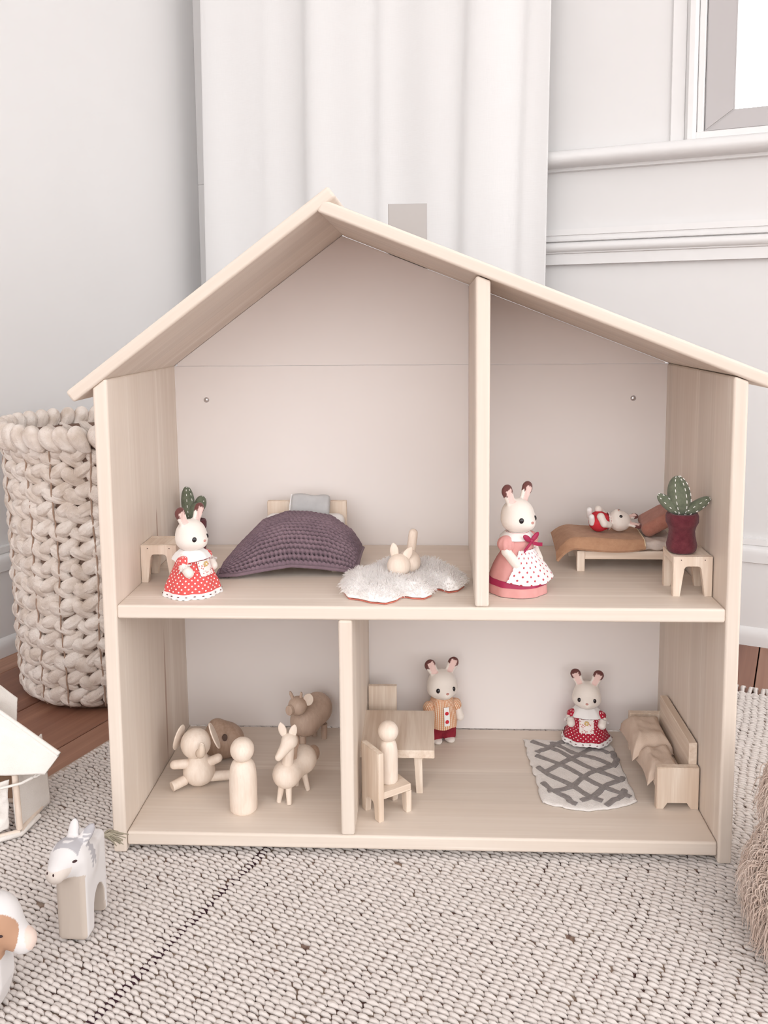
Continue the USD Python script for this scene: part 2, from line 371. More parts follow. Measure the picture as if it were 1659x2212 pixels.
def curtain_pts(u, v):
    z = .15 + 1.75 * v
    vv = -.420 + .600 * u - (1 - u) * .012 * (1.2 - z) + u * .012 * (z - .7)
    d = .040 + .0
    s = vv + .01 * np.sin(3 * z)
    folds = [(-.300, .018, .006), (-.215, .016, .017), (-.085, .014, .010), (.058, .013, .013), (.148, .008, .005)]
    off = 0.004 * np.sin(28 * s) + .002 * np.sin(61 * s + 2 * z)
    for c, w, h in folds:
        q = (s - c - .012 * (z - .7) * np.sign(c)) / w
        off = off + .7 * h * np.tanh(q) * np.exp(-np.abs(q) * .35)
    return np.stack([vv, UW - d - .012 - off, z], -1)
part('cloth', grid(curtain_pts, 220, 40, .0008), M['curtain'], cu, smooth=True)

# ------------------------------------------------------------------ the rug
RU0, RU1, RV0, RV1 = -.36, .586, -.150, .95
rug = thing('rug', 'chunky cream woven rug with brown gaps in its weave, under the house', 'rug', (0, 0, 0), ROOM_ROT)
M['rug_base'] = mat('rug_warp', {'t': ('texture_coordinate', {}), 'm': ('mapping', dict(scale=(45, 9, 1))), 'n': ('noise_texture', dict(scale=1.0, detail=3, roughness=.7)),
    'r': ('rgb_ramp', {'ramp': [(.30, (.05, .025, .03)), (.40, (.12, .07, .06)), (.47, (.27, .19, .15)), (.6, (.36, .29, .23)), (.72, (.22, .09, .09))]}), 'p': ('principled_bsdf', dict(roughness=.95, specular_ior_level=.1))},
    [('t.object', 'm.vector'), ('m.vector', 'n.vector'), ('n.fac', 'r.fac'), ('r.color', 'p.base_color')])
M['yarn'] = mottled('rug_yarn', (.63, .575, .54), (.72, .67, .64), 25, rough=.95, bump=.0003, bscale=900, spec=.1)
part('backing', box(RV0 + .004, RV1, RU0, RU1 - .004, FZ + .0002, -.0032, .0005), M['rug_base'], rug)
part('binding', box(RV0 - .004, RV0 + .004, RU0, RU1 - .004, FZ + .0002, -.0012, .0012), mottled('rug_edge', (.40, .33, .28), (.50, .42, .36), 60, rough=.95), rug, label='taupe woven edge binding')
part('dark_stripe', box(.1125, .1195, RU0, .10, -.0040, -.0021, .0005), plain('plum_warp', (.045, .018, .026), .95), rug, label='dark plum line woven into the rug')
SU, SV = .0044, .0079
us = np.arange(RU0 + .004, RU1 - .006, SU); vs = np.arange(RV0 + .006, .80, SV)
UU, VV = np.meshgrid(us, vs, indexing='ij')
jj = (np.arange(len(us)) % 2)[:, None] * .0012
wob = (meshkit.noise(np.stack([UU * 18, VV * 5, UU * 0], -1), 3) - .5) * .010
pos = np.stack([VV + jj + wob + rng.normal(0, .0005, UU.shape), UU + rng.normal(0, .00022, UU.shape), np.full(UU.shape, -.0022) + rng.normal(0, .00025, UU.shape)], -1).reshape(-1, 3)
keep = (rng.random(len(pos)) >  .002); pos = pos[keep]
yaw = rng.normal(-14, 4, len(pos)); pit = rng.normal(7, 3, len(pos)); scl = rng.normal(1, .07, (len(pos), 3)); scl[np.abs(pos[:, 0] - .116) < .0042] *= .80
def stitch(seed):
    r = np.random.default_rng(seed); s = trimesh.creation.icosphere(2); v = s.vertices.copy()
    v[:, 1] += .22 * np.sin(v[:, 0] * 2.4); v[:, 1] *= 1 - .42 * v[:, 0]; v *= [.0048, .0019, .0018]
    v += (meshkit.noise(v * 900, seed)[:, None] - .5) * .0006
    return trimesh.Trimesh(v, s.faces, process=False)
ip = UsdGeom.PointInstancer.Define(stage, rug + '/woven_yarn'); ip.GetPrim().SetCustomDataByKey('kind', 'stuff')
protos = []
for k in range(3):
    protos.append(Sdf.Path(part('stitch', stitch(k), M['yarn'], rug + '/woven_yarn', smooth=True)))
ip.CreatePrototypesRel().SetTargets(protos)
ip.CreateProtoIndicesAttr(Vt.IntArray.FromNumpy(rng.integers(0, 3, len(pos)).astype(np.int32)))
ip.CreatePositionsAttr(Vt.Vec3fArray.FromNumpy(pos.astype(np.float32)))
ya, pa = np.radians(yaw) / 2, np.radians(pit) / 2
qw, qx, qy, qz = np.cos(ya) * np.cos(pa), -np.sin(ya) * np.sin(pa), np.cos(ya) * np.sin(pa), np.sin(ya) * np.cos(pa)
ip.CreateOrientationsAttr(Vt.QuathArray([Gf.Quath(float(a), float(b), float(c), float(d)) for a, b, c, d in zip(qw, qx, qy, qz)]))
ip.CreateScalesAttr(Vt.Vec3fArray.FromNumpy(np.clip(scl, .8, 1.25).astype(np.float32)))
# fringe along the far edge
fr = []
for i in range(70):
    v0 = .30 + i * .0075; a = rng.normal(0, .5)
    fr.append(tube([(v0, RU1 - .008, -.002), (v0 + .003 * a, RU1 + .002, .0005), (v0 + .006 * a + .002, RU1 + .008 + .003 * rng.random(), -.002), (v0 + .012 * a + .003, RU1 + .013, -.0045)], [.0022, .0026, .0022, .0012], 6))
part('fringe', cat_(*fr), M['yarn'], rug, smooth=True, kind='stuff')

# ------------------------------------------------------------------ the doll's house
T = 0.0117; W = 0.53; D = 0.2                        # board thickness, width, depth to the back panels
DB = 0.2065                                           # rear edge of the boards
house = thing('dollhouse', 'large open-fronted pine doll house with pitched roof and four rooms', 'doll house')
sl, sr = 0.7427, -0.3976                              # roof slopes
zl = lambda x: 0.3946 + (x + .0159) * sl              # underside of the left roof board
zr = lambda x: 0.5456 + (x - .1874) * sr              # underside of the right roof board
g = .0006
# side panels lean a little: x shift of their rear edge near the shelf
def panel(x0, x1, z0, top, dxr, dxrt, y0=0.0, name='side_panel', m='pine_z', rr=.0022):
    zt = [top(x0) - g, top(x1) - g]
    def c(i, j, k):
        x = (x0, x1)[i]; z = z0 if k == 0 else zt[i]
        dx = 0 if j == 0 else dxr + (dxrt - dxr) * min(1, (z - z0) / .22)
        return (x + dx, (y0, DB)[j], z)
    part(name, rhex([[[c(i, j, k) for k in (0, 1)] for j in (0, 1)] for i in (0, 1)], rr), M[m], house, smooth=40)
panel(0, T, 0, zl, .0005, -.0025, m='pine_left')
panel(W - T, W, 0, zr, .0, .0015)
def plank_x(x0, x1, z0, z1, y0, m, name, y1=DB):
    c = [[[(x, y, z) for z in (z0, z1)] for y in (y0, y1)] for x in (x0, x1)]
    part(name, rhex(c, .0022), M[m], house, smooth=40)
plank_x(T + .0002, W - T - .0002, .0063, F0, .0012, 'pine_shelf', 'base_board', y1=.1999)
plank_x(T - .0002, W - T + .0002, .2101, S, .0012, 'pine_shelf', 'shelf_board', y1=.1999)
c = [[[(.1993 + (0, T)[i], (.0012, .1998)[j], (F0 + .0001, .2100)[k]) for k in (0, 1)] for j in (0, 1)] for i in (0, 1)]
part('divider', rhex(c, .0022), M['pine_z'], house, smooth=40)
def ud(i, j, k):
    x = .3135 + (0, T)[i] + (0, .0035)[j]
    return (x, (.0012, .1998)[j], S + .0001 if k == 0 else zr(.3135 + (0, T)[i]) - g)
part('divider', rhex([[[ud(i, j, k) for k in (0, 1)] for j in (0, 1)] for i in (0, 1)], .0022), M['pine_z'], house, smooth=40)
# roof boards, built flat along their slope
def roof_board(p0, p1, th, side, name):
    p0, p1 = np.array(p0), np.array(p1); d = (p1 - p0) / np.linalg.norm(p1 - p0); n = np.array([-d[1], d[0]])
    L = np.linalg.norm(p1 - p0)
    c = [[[((0, L)[i], (-.002, DB + .002)[j], (0, th)[k]) for k in (0, 1)] for j in (0, 1)] for i in (0, 1)]
    me = rhex(c, .0024)
    R = np.array([[d[0], 0, n[0]], [0, 1, 0], [d[1], 0, n[1]]])
    x = UsdGeom.Mesh.Get(stage, part(name, me, M['pine_roof'], house, smooth=40))
    x.AddTransformOp().Set(Gf.Matrix4d(*R[:, 0], 0, *R[:, 1], 0, *R[:, 2], 0, p0[0], 0, p0[1], 1))
roof_board((-.0160, .3944), (.2030, .3944 + .2190 * sl), .0107, 0, 'roof_panel')
roof_board((.1876, .5457), (.5475, .5457 + (.5475 - .1876) * sr), .0110, 1, 'roof_panel')
# back panels: lower sheet, upper sheet cut to the roof and rising as a chimney
yb = D
def sheet(pts, name, th=.004, dy=0):
    part(name, pose(extr(Polygon(pts), th, .0004), XZ, (0, yb + th + dy, 0)), M['white_board'], house, smooth=30)
sheet([(T - .004, F0 + .0005), (W - T + .004, F0 + .0005), (W - T + .004, .4124), (T - .004, .4124)], 'back_panel')
up = [(T + .001, .4127), (W - T - .001, .4127), (W - T - .001, zr(W - T - .001) - .0004)]
ch0, ch1, cht = .2347, .2746, .5773
tr_ = lambda x: zr(x) + .0118 + .0003
up += [(ch1 + .02, zr(ch1 + .02) - .0004), (.1874, zr(.1874) - .0006), (T + .001, zl(T + .001) - .0004)]
sheet(up, 'back_panel', dy=.0006)
M['chimney'] = plain('chimney_board_shaded', (.40, .375, .365), .6)  # darker than the back panels: its backlit shade is painted into the colour
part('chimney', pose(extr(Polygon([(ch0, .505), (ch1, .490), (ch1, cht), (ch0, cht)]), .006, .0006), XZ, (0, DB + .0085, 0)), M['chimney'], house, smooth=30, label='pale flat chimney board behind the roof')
for x in (.0426, .4857):
    s_ = part('screw', pose(lathe([(0, .0022), (.0018, .0018), (.0027, .0006), (.0029, 0)], 20), np.array([[1, 0, 0], [0, 0, -1], [0, 1, 0.]]), (x, yb - .0001, .377)), M['steel'], house)

# ------------------------------------------------------------------ small wooden furniture
def stool_parts(t):
    w, d, h, th = .0330, .0350, .0348, .0060
    op = Polygon([(0, 0), (.0060, 0), (.0093, .0240), (.0105, .0258), (.0125, .0263), (.0205, .0263), (.0225, .0258), (.0237, .0240), (.0270, 0), (w, 0), (w, h), (0, h)])
    for y in (th, d):
        part('leg_panel', pose(extr(op, th, .0004), XZ, (-w / 2, y - d / 2, 0)), M['pine_toy'], t)
    part('seat', box(-w / 2, w / 2, -d / 2 + th + .0001, d / 2 - th - .0001, h - .0065, h - .0001, .0003), M['pine_toy_y'], t)
    nl = []
    for x in (-.010, .010): nl.append(ball((x, -d / 2, h - .0028), (.0005, .0003, .0005), 1))
    part('nail', cat_(nl), M['dark'], t)
t = thing('stool', 'little pine stool standing empty behind the doll in the coral dotted dress', 'stool', (.0290, .0815, S), 0, 'little pine stools upstairs'); stool_parts(t)
t = thing('stool', 'little pine stool under the burgundy potted cactus on the right', 'stool', (.5005, .0505, S), 0, 'little pine stools upstairs'); stool_parts(t)

# two chairs of one make
def chair_parts(t):
    w, h, th, d = .0290, .0632, .0057, .0350          # faces +y; back board at y = 0
    bp = Polygon([(0, 0), (.0066, 0), (.0080, .0125), (.0095, .0150), (.0120, .0160), (.0170, .0160), (.0195, .0150), (.0210, .0125), (.0224, 0), (w, 0), (w, h), (0, h)])
    part('backrest', pose(extr(bp, th, .0004), XZ, (-w / 2, th, 0)), M['pine_toy'], t)
    part('seat', box(-w / 2, w / 2, th + .0001, d - .0005, .0200, .0262, .0004), M['pine_toy_y'], t)
    fp = Polygon([(0, 0), (.0060, 0), (.0085, .0150), (.0205, .0150), (.0230, 0), (w, 0), (w, .0199), (0, .0199)])
    part('front_leg_panel', pose(extr(fp, th, .0004), XZ, (-w / 2, d, 0)), M['pine_toy'], t)
ang = math.degrees(math.atan2(.0165, .0235)) - 90
t = thing('chair', 'small pine chair at the front of the table with a peg doll on its seat', 'chair', (.2222, .0330, F0), ang, 'pine chairs at the small table'); chair_parts(t)
t = thing('chair', 'small pine chair at the far side of the table by the back wall', 'chair', (.2270, .1690, F0), 180, 'pine chairs at the small table'); chair_parts(t)

t = thing('table', 'small low pine table with splayed board legs in the lower right room', 'table', (.2450, .1058, F0), 0)
part('tabletop', box(-.0350, .0350, -.0415, .0415, .0372, .0450, .0007), M['pine_toy_y'], t)
for sx in (-1, 1):
    for sy in (-1, 1):
        P = []
        for z, k in ((0, 1.0), (.0371, .0)):
            cx, cy = sx * (.0195 + .0015 * k), sy * (.0270 + .004 * k); a, b = .0030 + .0008 * (1 - k), .0040
            P += [(cx + i * a, cy + j * b, z) for i in (-1, 1) for j in (-1, 1)]
        part('leg', hull(P), M['pine_toy'], t)

# sofa against the right wall of the lower room
t = thing('sofa', 'small pine settle with high back against the right wall downstairs', 'sofa', (0, 0, 0), 0)
def side_board(y):
    p = Polygon([(0, 0), (.0060, 0), (.0098, .0058), (.0270, .0058), (.0308, 0), (.0372, 0), (.0372, .0392), (0, .0392)])
    part('side_board', pose(extr(p, .0075, .0005), XZ, (.4797, y, F0)), M['pine_toy'], t)
side_board(.0580); side_board(.1660)
part('backrest', box(.5095, .5168, .0582, .1584, F0 + .018, F0 + .0590, .0005), M['pine_toy_y'], t)
part('seat', box(.4800, .5090, .0582, .1584, F0 + .0175, F0 + .0230, .0004), M['pine_toy_y'], t)
M['beige'] = mottled('beige_linen', (.60, .47, .38), (.66, .53, .44), 90, rough=.95, bump=.0002, bscale=1600)
def cushion(x0, x1, y0, y1, z0, h, amp, seed, spiky=.0016):
    def f(u, v):
        e = np.minimum(np.minimum(u, 1 - u), np.minimum(v, 1 - v)); pf = np.clip(e * 4, 0, 1); pf = np.sqrt(1 - (1 - pf) ** 2)
        q = np.stack([u * 3, v * 3, u * 0 + seed], -1)
        wr = (meshkit.fbm(q * 1.3, 3, seed) - .5) * amp
        px = 1 - .5 * (1 - np.abs(2 * u - 1)) ** 1 * 0
        inx = .12 * np.sin(np.pi * v) * (1 - np.abs(2 * u - 1) ** 0) if False else 0
        cx, cy = (u - .5), (v - .5)
        pinch = 1 - .13 * (1 - (2 * np.abs(np.where(np.abs(cx) > np.abs(cy), cy, cx))) ** 2) * (2 * np.maximum(np.abs(cx), np.abs(cy))) ** 3
        X = (x0 + x1) / 2 + (x1 - x0) * cx * pinch; Y = (y0 + y1) / 2 + (y1 - y0) * cy * pinch
        return X, Y, z0 + h * (.12 + .88 * pf) + wr * pf, z0 + h * .1 * (1 - pf)
    n = 34; u, v = np.meshgrid(np.linspace(0, 1, n), np.linspace(0, 1, n), indexing='ij')
    X, Y, Zt, Zb = f(u, v); Pt = np.stack([X, Y, Zt], -1).reshape(-1, 3); Pb = np.stack([X, Y, Zb], -1).reshape(-1, 3)
    i = np.arange(n * n).reshape(n, n); q = np.stack([i[:-1, :-1], i[1:, :-1], i[1:, 1:], i[:-1, 1:]], -1).reshape(-1, 4)
    fs = [q, q[:, ::-1] + n * n]
    for e in (i[:, 0], i[-1, :], i[::-1, -1], i[0, ::-1]): fs.append(np.stack([e[:-1], e[:-1] + n * n, e[1:] + n * n, e[1:]], 1))
    fs = np.concatenate(fs); fs = np.vstack([fs[:, [0, 1, 2]], fs[:, [0, 2, 3]]])
    return trimesh.Trimesh(np.concatenate([Pt, Pb]), fs, process=False)
def shear_z(me, fn):
    v = np.asarray(me.vertices).copy(); v[:, 2] += fn(v); return trimesh.Trimesh(v, me.faces, process=False)
t = thing('cushion', 'beige linen cushion sagging off the settle seat, nearest the front', 'cushion', (0, 0, 0), 0, 'beige linen cushions')
part('cover', shear_z(cushion(.4735, .5055, .0600, .1080, F0 + .0232, .0120, .006, 3), lambda v: -.85 * np.clip(.4825 - v[:, 0], 0, 1)), M['beige'], t, smooth=True)
t = thing('cushion', 'beige linen cushion at the rear end of the settle seat', 'cushion', (0, 0, 0), 0, 'beige linen cushions')
part('cover', shear_z(cushion(.4690, .5085, .1000, .1575, F0 + .0232, .0150, .006, 8), lambda v: .06 * (v[:, 1] - .10) + .0012 - .7 * np.clip(.4790 - v[:, 0], 0, 1)), M['beige'], t, smooth=True)
part('loose_thread', tube([(.4722, .1040, F0 + .0255), (.4705, .1030, F0 + .0225), (.4698, .1032, F0 + .0195)], .0003, 5), plain('thread', (.85, .82, .78), .9), t)

# felt mat with a grey lattice
t = thing('felt_mat', 'white felt mat with a dark grey lattice on the lower right floor', 'mat', (0, 0, 0), 0)
M['felt_white'] = mottled('felt_white', (.76, .72, .69), (.84, .80, .77), 200, rough=1.0, bump=.0006, bscale=900, sheen_weight=.3)
M['felt_grey'] = mottled('felt_grey', (.20, .175, .17), (.29, .26, .25), 260, rough=1.0, bump=.0005, bscale=1200, sheen_weight=.3)
MC = np.array([[.3735, .1754], [.4630, .1709], [.4655, .0615], [.3780, .0570]])
def mxy(u, v):                                         # u along the width, v from back to front
    w = lambda a, b: a[None] * (1 - u)[..., None].reshape(-1, 1) + b[None] * u[..., None].reshape(-1, 1)
    U, V_ = u.reshape(-1, 1), v.reshape(-1, 1)
    p = (MC[0] * (1 - U) + MC[1] * U) * (1 - V_) + (MC[3] * (1 - U) + MC[2] * U) * V_
    p = p + np.array([[0, -1]]) * (.0145 * np.sin(np.pi * np.clip(U, 0, 1)) ** .8) * np.clip(V_, 0, 1) ** 3
    return p.reshape(*u.shape, 2)
def mat_pts(u, v):
    p = mxy(u, v); e = np.minimum(np.minimum(u, 1 - u), np.minimum(v, 1 - v)); k = np.clip(e * 16, 0, 1)
    nz = meshkit.fbm(np.stack([p[..., 0] * 90, p[..., 1] * 90, p[..., 0] * 0], -1), 3, 4)
    ed = (meshkit.noise(np.stack([p[..., 0] * 160, p[..., 1] * 160, p[..., 0] * 0], -1), 9) - .5) * .003 * (1 - k)
    return np.stack([p[..., 0] + ed, p[..., 1] + ed, F0 + .0014 + .0016 * np.sqrt(1 - (1 - k) ** 2) + (nz - .5) * .0011 * k], -1)
part('felt_sheet', grid(mat_pts, 90, 90, -.0013), M['felt_white'], t, smooth=True)
def strand(pts):
    pts = np.array(pts, float); s = np.linspace(0, 1, len(pts)); q = np.linspace(0, 1, 40)
    u, v = np.interp(q, s, pts[:, 0]), np.interp(q, s, pts[:, 1])
    u = u + .014 * np.sin(q * 11 + pts[0, 0] * 40); v = v + .012 * np.sin(q * 9 + pts[0, 1] * 50)
    for _ in range(4):
        u[1:-1] = (u[:-2] + 2 * u[1:-1] + u[2:]) / 4; v[1:-1] = (v[:-2] + 2 * v[1:-1] + v[2:]) / 4
    p = mxy(u, v); m = tube(np.column_stack([p, np.full(40, 0.0)]), .0027 + .0008 * meshkit.noise(np.column_stack([q * 14, q * 0 + pts[0, 0] * 9, q * 0]), 2), 8)
    m.vertices[:, 2] = m.vertices[:, 2] * .38 + F0 + .0031
    return m
LAT = [[(.10, .05), (.36, .24), (.62, .46), (.93, .72)], [(.32, .10), (.60, .28), (.95, .46)], [(.60, .08), (.92, .24)], [(.10, .30), (.38, .50), (.66, .72), (.93, .95)],
       [(.06, .50), (.34, .74), (.62, .92)], [(.06, .74), (.26, .90), (.34, .95)],
       [(.90, .08), (.60, .24), (.34, .44), (.10, .58)], [(.46, .06), (.28, .14), (.12, .26)], [(.95, .40), (.66, .56), (.36, .74), (.10, .86)], [(.95, .64), (.70, .78), (.42, .92)], [(.92, .84), (.80, .92), (.66, .97)], [(.30, .10), (.44, .05), (.60, .08)], [(.95, .22), (.97, .32), (.95, .42)]]
for L in LAT: part('lattice_strand', strand(L), M['felt_grey'], t, smooth=True)

# cot on the upper right
t = thing('toy_bed', 'low pine cot with beige mattress in the upper right room', 'bed', (0, 0, 0), 0)
bx0, bx1, by0, by1 = .4150, .5100, .1065, .1650
for x in (bx0, bx1 - .0072):
    for y in (by0, by1 - .0070):
        part('leg', box(x, x + .0072, y, y + .0070, S, S + .0196, .0004), M['pine_toy'], t)
for y in (by0 + .0004, by1 - .0066): part('side_rail', box(bx0 + .0073, bx1 - .0073, y, y + .0055, S + .0115, S + .0192, .0004), M['pine_toy_x'], t)
for x in (bx0 + .0004, bx1 - .0060): part('end_rail', box(x, x + .0055, by0 + .0071, by1 - .0071, S + .0115, S + .0192, .0004), M['pine_toy_y'], t)
M['mattress'] = mottled('beige_mattress', (.60, .51, .46), (.66, .57, .52), 120, rough=.95, bump=.0002, bscale=1500)
part('mattress', sdf_mesh(lambda P: rbx(P, (.4625, .1358, S + .0243), (.0475, .029, .0045), .0035) + .0008 * np.sin(P[:, 0] * 420) * np.sin(P[:, 1] * 300), (.412, .104, S + .016), (.513, .168, S + .033), .0013), M['mattress'], t, smooth=True)
t = thing('blanket', 'mustard brown folded blanket drooping over the foot of the cot', 'blanket', (0, 0, 0), 0)
M['mustard'] = mottled('mustard_felt', (.43, .235, .14), (.51, .295, .18), 150, rough=.95, bump=.0002, bscale=1500, sheen_weight=.15)
def blk(u, v):
    x = .3965 + u * .0825; y = .1020 + v * .0620 - .012 * (1 - u) * (1 - v) * 0 - .004 * np.sin(u * 3.0) * (1 - v)
    dr = np.clip(.4155 - x, 0, 1); z = S + .0312 + .0012 * np.sin(u * 5 + v * 2) - 26.0 * dr ** 2 * (1 + .5 * (1 - v))
    fz = np.clip(.1085 - y, 0, 1) * .9
    return np.stack([x + .003 * (v - .5), y, z - fz], -1)
part('felt', grid(blk, 60, 40, .0028), M['mustard'], t, smooth=50)
part('stitched_edge', tube([(*blk(np.array(1.0), np.array(v))[:2], blk(np.array(1.0), np.array(v))[2] + .0002) for v in np.linspace(.02, .98, 14)], .00055, 6), plain('gold_thread', (.72, .60, .42), .8), t)
t = thing('pillow', 'terracotta felt pillow propped at the head of the cot behind the cactus', 'pillow', (.4945, .1370, S + .0420), rot((0, 1, 0), -32) @ rot((0, 0, 1), -8))
M['terracotta'] = mottled('terracotta_felt', (.36, .15, .11), (.44, .20, .15), 150, rough=1.0, bump=.0003, bscale=1300, sheen_weight=.2)
part('cover', sdf_mesh(lambda P: rbx(P, (0, 0, 0), (.0155, .021, .0068), .006), (-.02, -.026, -.011), (.02, .026, .011), .0014), M['terracotta'], t, smooth=True)

# bed with headboard on the upper left
t = thing('toy_bed', 'pine bed with a plain headboard under the purple knitted blanket', 'bed', (0, 0, 0), 0)
part('headboard', box(.1103, .1916, .1680, .1745, S, S + .0537, .0006), M['pine_toy'], t)
part('frame', box(.1130, .1890, .1010, .1678, S + .0100, S + .0200, .0006), M['pine_toy_y'], t)
for x in (.1130, .1830):
    part('leg', box(x, x + .006, .1010, .1070, S, S + .0099, .0003), M['pine_toy'], t)
M['white_cloth'] = mottled('white_cotton', (.80, .775, .76), (.84, .815, .80), 60, rough=.95, bump=.0003, bscale=600)
part('mattress', sdf_mesh(lambda P: rbx(P, (.151, .1360, S + .0260), (.0385, .0315, .0070), .0065), (.108, .10, S + .017), (.194, .17, S + .036), .0016), M['white_cloth'], t, smooth=True)
part('bolster', sdf_mesh(lambda P: rbx(P, (.1505, .1580, S + .0345), (.0400, .0090, .0085), .0075), (.108, .146, S + .024), (.194, .17, S + .046), .0014), M['white_cloth'], t, smooth=True)
t = thing('pillow', 'pale grey pillow with white piping leaning on the headboard', 'pillow', (.1555, .1595, S + .0495), rot((1, 0, 0), 70) @ rot((0, 0, 1), -3))
M['grey_cloth'] = mottled('grey_cotton', (.46, .455, .46), (.52, .515, .52), 100, rough=.95, bump=.0001, bscale=1500)
part('cover', sdf_mesh(lambda P: rbx(P, (0, 0, 0), (.0200, .0128, .0044), .004) + .0006 * np.sin(P[:, 0] * 260 + 1), (-.025, -.018, -.008), (.025, .018, .008), .001), M['grey_cloth'], t, smooth=True)
part('piping', tube([(-.0196, -.0120, .0012), (-.0202, 0, .0018), (-.0196, .0120, .0012)], .0008, 6), M['white_cloth'], t)

# purple knitted blanket: a draped sheet whose stitches are modelled row by row
t = thing('blanket', 'purple grey chunky knitted blanket humped over the pine bed', 'blanket', (0, 0, 0), 0)
M['knit'] = mottled('purple_wool', (.17, .115, .14), (.245, .17, .20), 45, rough=1.0, bump=.0003, bscale=1600, sheen_weight=.15)
def lerp_pts(tab, q): tab = np.array(tab, float); return np.stack([np.interp(q, tab[:, 0], tab[:, i]) for i in range(1, tab.shape[1])], -1)
front = [(0, .0795, .0773, .0030), (.15, .098, .0765, .0042), (.35, .125, .0800, .0085), (.52, .147, .0825, .0115), (.7, .172, .0845, .0095), (.86, .194, .0865, .0062), (1, .2080, .0890, .0030)]
back = [(0, .0800, .0870, .0060), (.13, .0930, .120, .0215), (.3, .1120, .1440, .0400), (.45, .1350, .1480, .0475), (.6, .1560, .1465, .0475), (.75, .1790, .1440, .0440), (.9, .1990, .1420, .0300), (1, .2105, .1400, .0130)]
def knit_base(u, v):
    f = lerp_pts(front, u); b = lerp_pts(back, u); w = v[..., None]
    p = f * (1 - w) + b * w
    p[..., 2] = f[..., 2] + (b[..., 2] - f[..., 2]) * (1 - (1 - np.clip(v, 0, 1)) ** 2.6) + S
    p[..., 1] -= .004 * np.sin(np.pi * np.clip(v, 0, 1)) * np.sin(np.pi * u)
    return p
NR, NC = 17, 33
def knit(u, v):
    p = knit_base(u, v)
    e = 1e-3
    N = np.cross(knit_base(u + e, v) - knit_base(u - e, v), knit_base(u, np.minimum(v + e, 1)) - knit_base(u, v - e)); N /= np.linalg.norm(N, axis=-1, keepdims=True) + 1e-12
    r = v * NR; ri = np.floor(r); c = u * NC + .5 * (ri % 2) + .12 * np.sin(ri * 2.1)
    fr_, fc = (r % 1) - .5, (c % 1) - .5
    lump = np.sqrt(np.clip(1 - (fr_ / .56) ** 2, 0, 1)) * (.55 + .45 * np.sqrt(np.clip(1 - (fc / .5) ** 2, 0, 1)))
    gap = np.exp(-((np.abs(fr_) - .5) / .20) ** 2) * np.exp(-((np.abs(fc + .18 * fr_) - .5) / .24) ** 2)
    sm = np.clip(np.minimum(np.minimum(u, 1 - u) * 30, np.minimum(v, 1 - v) * 22), 0, 1)
    return p + N * (.0024 * lump - .0062 * gap)[..., None] * sm[..., None]
part('knitted_sheet', grid(knit, NC * 9 + 1, NR * 9 + 1, .0022), M['knit'], t, smooth=True)
ed = []
for tab in (front,):
    q = np.linspace(0, 1, 60); p = lerp_pts(tab, q); p[:, 2] += S - .0003; p[:, 1] -= .0006
    ed.append(tube(p, .0017, 7))
v_ = np.linspace(0, 1, 40); p = knit_base(np.full(40, 1.0), v_); ed.append(tube(p, .0016, 7))
p = knit_base(np.full(40, 0.0), v_); ed.append(tube(p, .0015, 7))
part('edge_cord', cat_(*ed), M['knit'], t, smooth=True)
hr = rng.random(1500); p = lerp_pts(front, hr); p[:, 2] += S; d = rng.normal(0, 1, (1500, 3)) * .0009; d[:, 1] -= .0011
curves('wool_fuzz', np.stack([p + rng.normal(0, .0008, p.shape), p + d], 1), [.00012, .00005], M['knit'], t)

# white fur rug with the wooden cat
t = thing('fur_rug', 'fluffy white fur rug with red backing at the front of the upper floor', 'rug', (0, 0, 0), 0)
M['pelt'] = plain('white_pelt', (.95, .935, .925), .95, .05)
M['fur'] = mat('white_fur', {'d': ('diffuse_bsdf', dict(color=(.94, .925, .92))), 'tr': ('translucent_bsdf', dict(color=(.94, .925, .92))), 'x': ('mix_closure', dict(fac=.5))}, [('d.BSDF', 'x.closure1'), ('tr.BSDF', 'x.closure2')], 'x.closure')
M['red_hide'] = plain('red_backing', (.62, .18, .13), .8)
OUT = Polygon([(.2050, .0180), (.1985, .0360), (.2010, .0560), (.1990, .0740), (.2080, .0860), (.2210, .0850), (.2300, .1040), (.2420, .1180), (.2560, .1220), (.2660, .1120), (.2780, .1060), (.2900, .0980), (.2960, .0840), (.3060, .0720), (.3090, .0540), (.3020, .0400), (.2920, .0350), (.2840, .0440), (.2790, .0400), (.2800, .0280), (.2720, .0170), (.2600, .0190), (.2540, .0230), (.2490, .0120), (.2400, .0040), (.2260, .0070), (.2160, .0140)]).buffer(-.002).buffer(.004).buffer(-.002)
part('backing', pose(extr(OUT.buffer(-.0024), .0009), None, (0, 0, S + .0003)), M['red_hide'], t)
def dist_in(pol, XY):
    import shapely
    pts = shapely.points(XY); return np.where(shapely.contains(pol, pts), shapely.distance(pol.exterior, pts), -shapely.distance(pol.exterior, pts))
def pelt(P):
    d = dist_in(PELT, P[:, :2]); n = meshkit.fbm(P * np.array([70, 70, 0]) + 4, 3, 6)
    h = .0034 + .0095 * np.clip(d / .012, 0, 1) ** .5 * (.35 + 1.2 * n)
    lift = S + .0024
    return h, d, lift
PELT = OUT.buffer(-.001)
gx, gy = np.meshgrid(np.arange(.196, .311, .0016), np.arange(.0015, .127, .0016), indexing='ij')
def pelt_sdf(P):
    h, d, lift = pelt(P); return np.maximum(np.maximum(-d, P[:, 2] - lift - h + .003), lift - P[:, 2]) 
def pelt_fast():
    P2 = np.stack([gx.ravel(), gy.ravel(), np.zeros(gx.size)], 1); h, d, lift = pelt(P2); H = h.reshape(gx.shape); Dd = d.reshape(gx.shape)
    return H, Dd
Hh, Dd = pelt_fast()
from scipy.interpolate import RegularGridInterpolator
